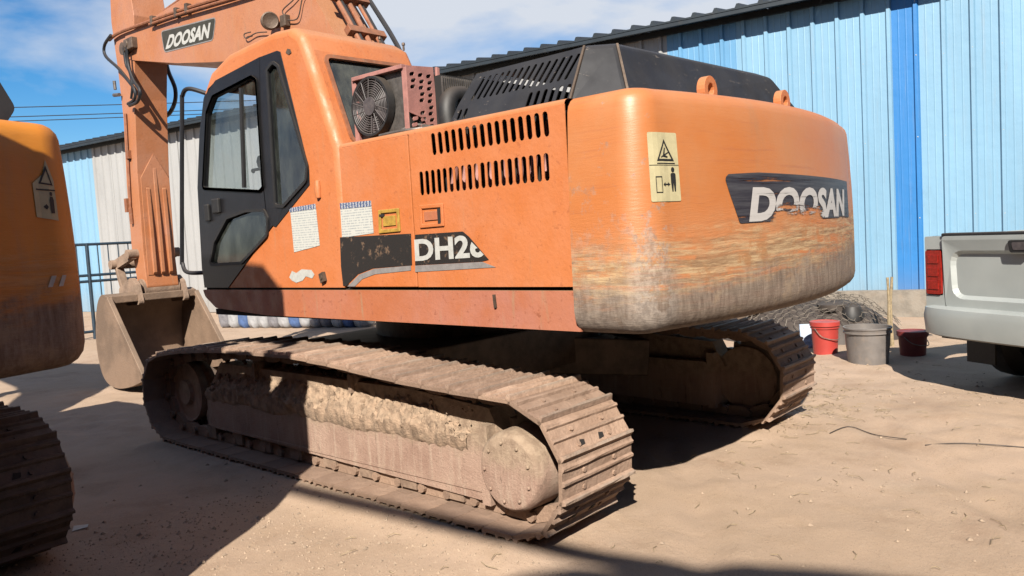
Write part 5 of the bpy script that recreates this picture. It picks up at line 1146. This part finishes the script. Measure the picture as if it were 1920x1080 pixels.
# ------------------------------------------------------------------ unseen shade casters added: a wall, a panel, a pipe and two workshops
MT['brick'] = simple('shade_caster_brick', (.2, .1, .075), .9, 0, .35, 3, .5, 20); MT['cabin'] = simple('grey_cabin_steel', (.25, .26, .27), .6, 0, .2, 3)
shade_wall_root = empty('shade_wall', (-6.9, -1.32, 0)); tag(shade_wall_root, 'unseen brick wall added to cast shade, close behind the neighbouring excavator', 'wall')  # unseen wall added to throw the shade edge over track and ground
b = B(); b.box(-3.1, 2.86, -.12, .12, -.05, 2.78); b.build('shade_wall_panel', 'brick', shade_wall_root)
b = B(); b.box(2.86, 3.16, -.13, .14, -.05, 2.80); b.build('shade_wall_pier', 'brick', shade_wall_root)
b = B(); b.box(-3.12, 3.16, -.14, .15, 2.80, 2.87); b.build('shade_wall_coping', 'concrete', shade_wall_root, bevel=.01)
sg = empty('shade_panel', (-5.1, -1.36, 0)); tag(sg, 'unseen sloping panel on two posts, added to shade the excavator skirt', 'board')  # unseen panel added, its outline cut to shade the skirt front
for x, h in ((-.8, 5.5), (.82, 3.9)): b = B(); b.cyl((x, -.16, -.05), (x, -.16, h), .04, 10); b.build('shade_post', 'steel', sg, True)
b = B(); b.plate([(.98, 3.42), (.98, 3.75), (.62, 4.27), (-.75, 5.6), (-.95, 5.6), (-.95, 5.2)], [], lambda u, v, w_: Vector((u, -.115+w_, v)), .02); b.build('shade_panel_sheet', 'sh_wh', sg)
us = Vector((toS.x, toS.y)).normalized(); uq = Vector((-us.y, us.x))
if uq.x < 0: uq = -uq
def workshop(name, P, q0, q1, parts, dep, label, u, q, prof=None):  # builds an unseen brick block added to hold back light
    c = u*P+q*(q0+q1)/2; o = empty(name, (c.x, c.y, 0)); tag(o, label, 'building'); inv = Matrix.Translation(-Vector(o.location))
    if prof:
        m = B(); pl = [(prof[0][0], -.1)]+[(a, h) for a, h in prof][:]+[(prof[-1][0], -.1)]
        m.plate(pl, [], lambda a, z, w_: Vector((*(u*(P+w_)+q*a), z)), dep); x = m.build('shade_wall_block', 'brick', o); x.matrix_parent_inverse = inv
    for a, b2, h in parts:
        m = B(); pts = [u*P+q*a, u*P+q*b2, u*(P+dep)+q*b2, u*(P+dep)+q*a]
        m.plate([(p.x, p.y) for p in pts], [], lambda x, y, w_: Vector((x, y, w_-.1)), h+.1); x = m.build('shade_wall_block', 'brick', o); x.matrix_parent_inverse = inv
        m = B(); pts = [u*(P-.12)+q*(a), u*(P-.12)+q*(b2), u*(P+dep)+q*b2, u*(P+dep)+q*a]
        m.plate([(p.x, p.y) for p in pts], [], lambda x, y, w_: Vector((x, y, h+w_)), .12); x = m.build('roof_slab', 'concrete', o); x.matrix_parent_inverse = inv
    n = int((q1-q0)/3)
    for i in range(n):
        a = q0+1+i*3; m = B(); p0 = u*(P-.02)+q*a; p1 = u*(P-.02)+q*(a+1.4)
        m.loft([[Vector((p0.x, p0.y, 1.2)), Vector((p1.x, p1.y, 1.2))], [Vector((p0.x, p0.y, 2.8)), Vector((p1.x, p1.y, 2.8))]], False); x = m.build('window', 'glass3', o); x.matrix_parent_inverse = inv
tan_ = toS.z/math.hypot(toS.x, toS.y)
Pw = 11.2
hh = lambda e: (Pw-.12-e)*tan_-.12
hh = lambda e: (Pw-e)*tan_
workshop('shade_workshop', Pw, -16, 15, [], 8, 'unseen brick workshop added behind the yard, parapet shaped for its shadow edge', us, uq, [(a, hh(e)) for a, e in ((-16, 2.75), (-1.2, 2.72), (-.85, 2.8), (-.5, 3.05), (.35, 3.06), (.6, 2.86), (.85, 2.68), (1.05, 2.6), (1.4, 2.66), (1.75, 2.58), (2.2, 2.63), (2.6, 2.76), (3.0, 2.95), (15, 3.0))])  # added unseen block, parapet heights follow the wanted shadow edge
op = empty('shadow_pipe', (-8.9, 4.0, 0)); tag(op, 'unseen overhead pipe on a post, added to cast a shadow stripe', 'pipe')  # unseen pipe added to draw a blurred shadow stripe along the track
b = B(); b.tube(catmull([(0, 0, 6), (.3, -4, 6.0), (.62, -8.4, 6.0), (.8, -10.4, 6.0), (1.15, -12.1, 6.0)], 4), .055, 10); b.build('shadow_pipe_run', 'steel', op, True)
b = B(); b.tube([(0, 0, -.05), (0, 0, 6.05)], .06, 10); b.build('shade_post', 'steel', op, True)
workshop('shade_workshop', 9.5, -1.0, 16, [(-1.0, 16, 6.2)], 7, 'unseen brick workshop added beyond the pickup truck to cut sky light', Vector((0, -1)), Vector((1, 0)))  # added unseen block that holds back sky fill
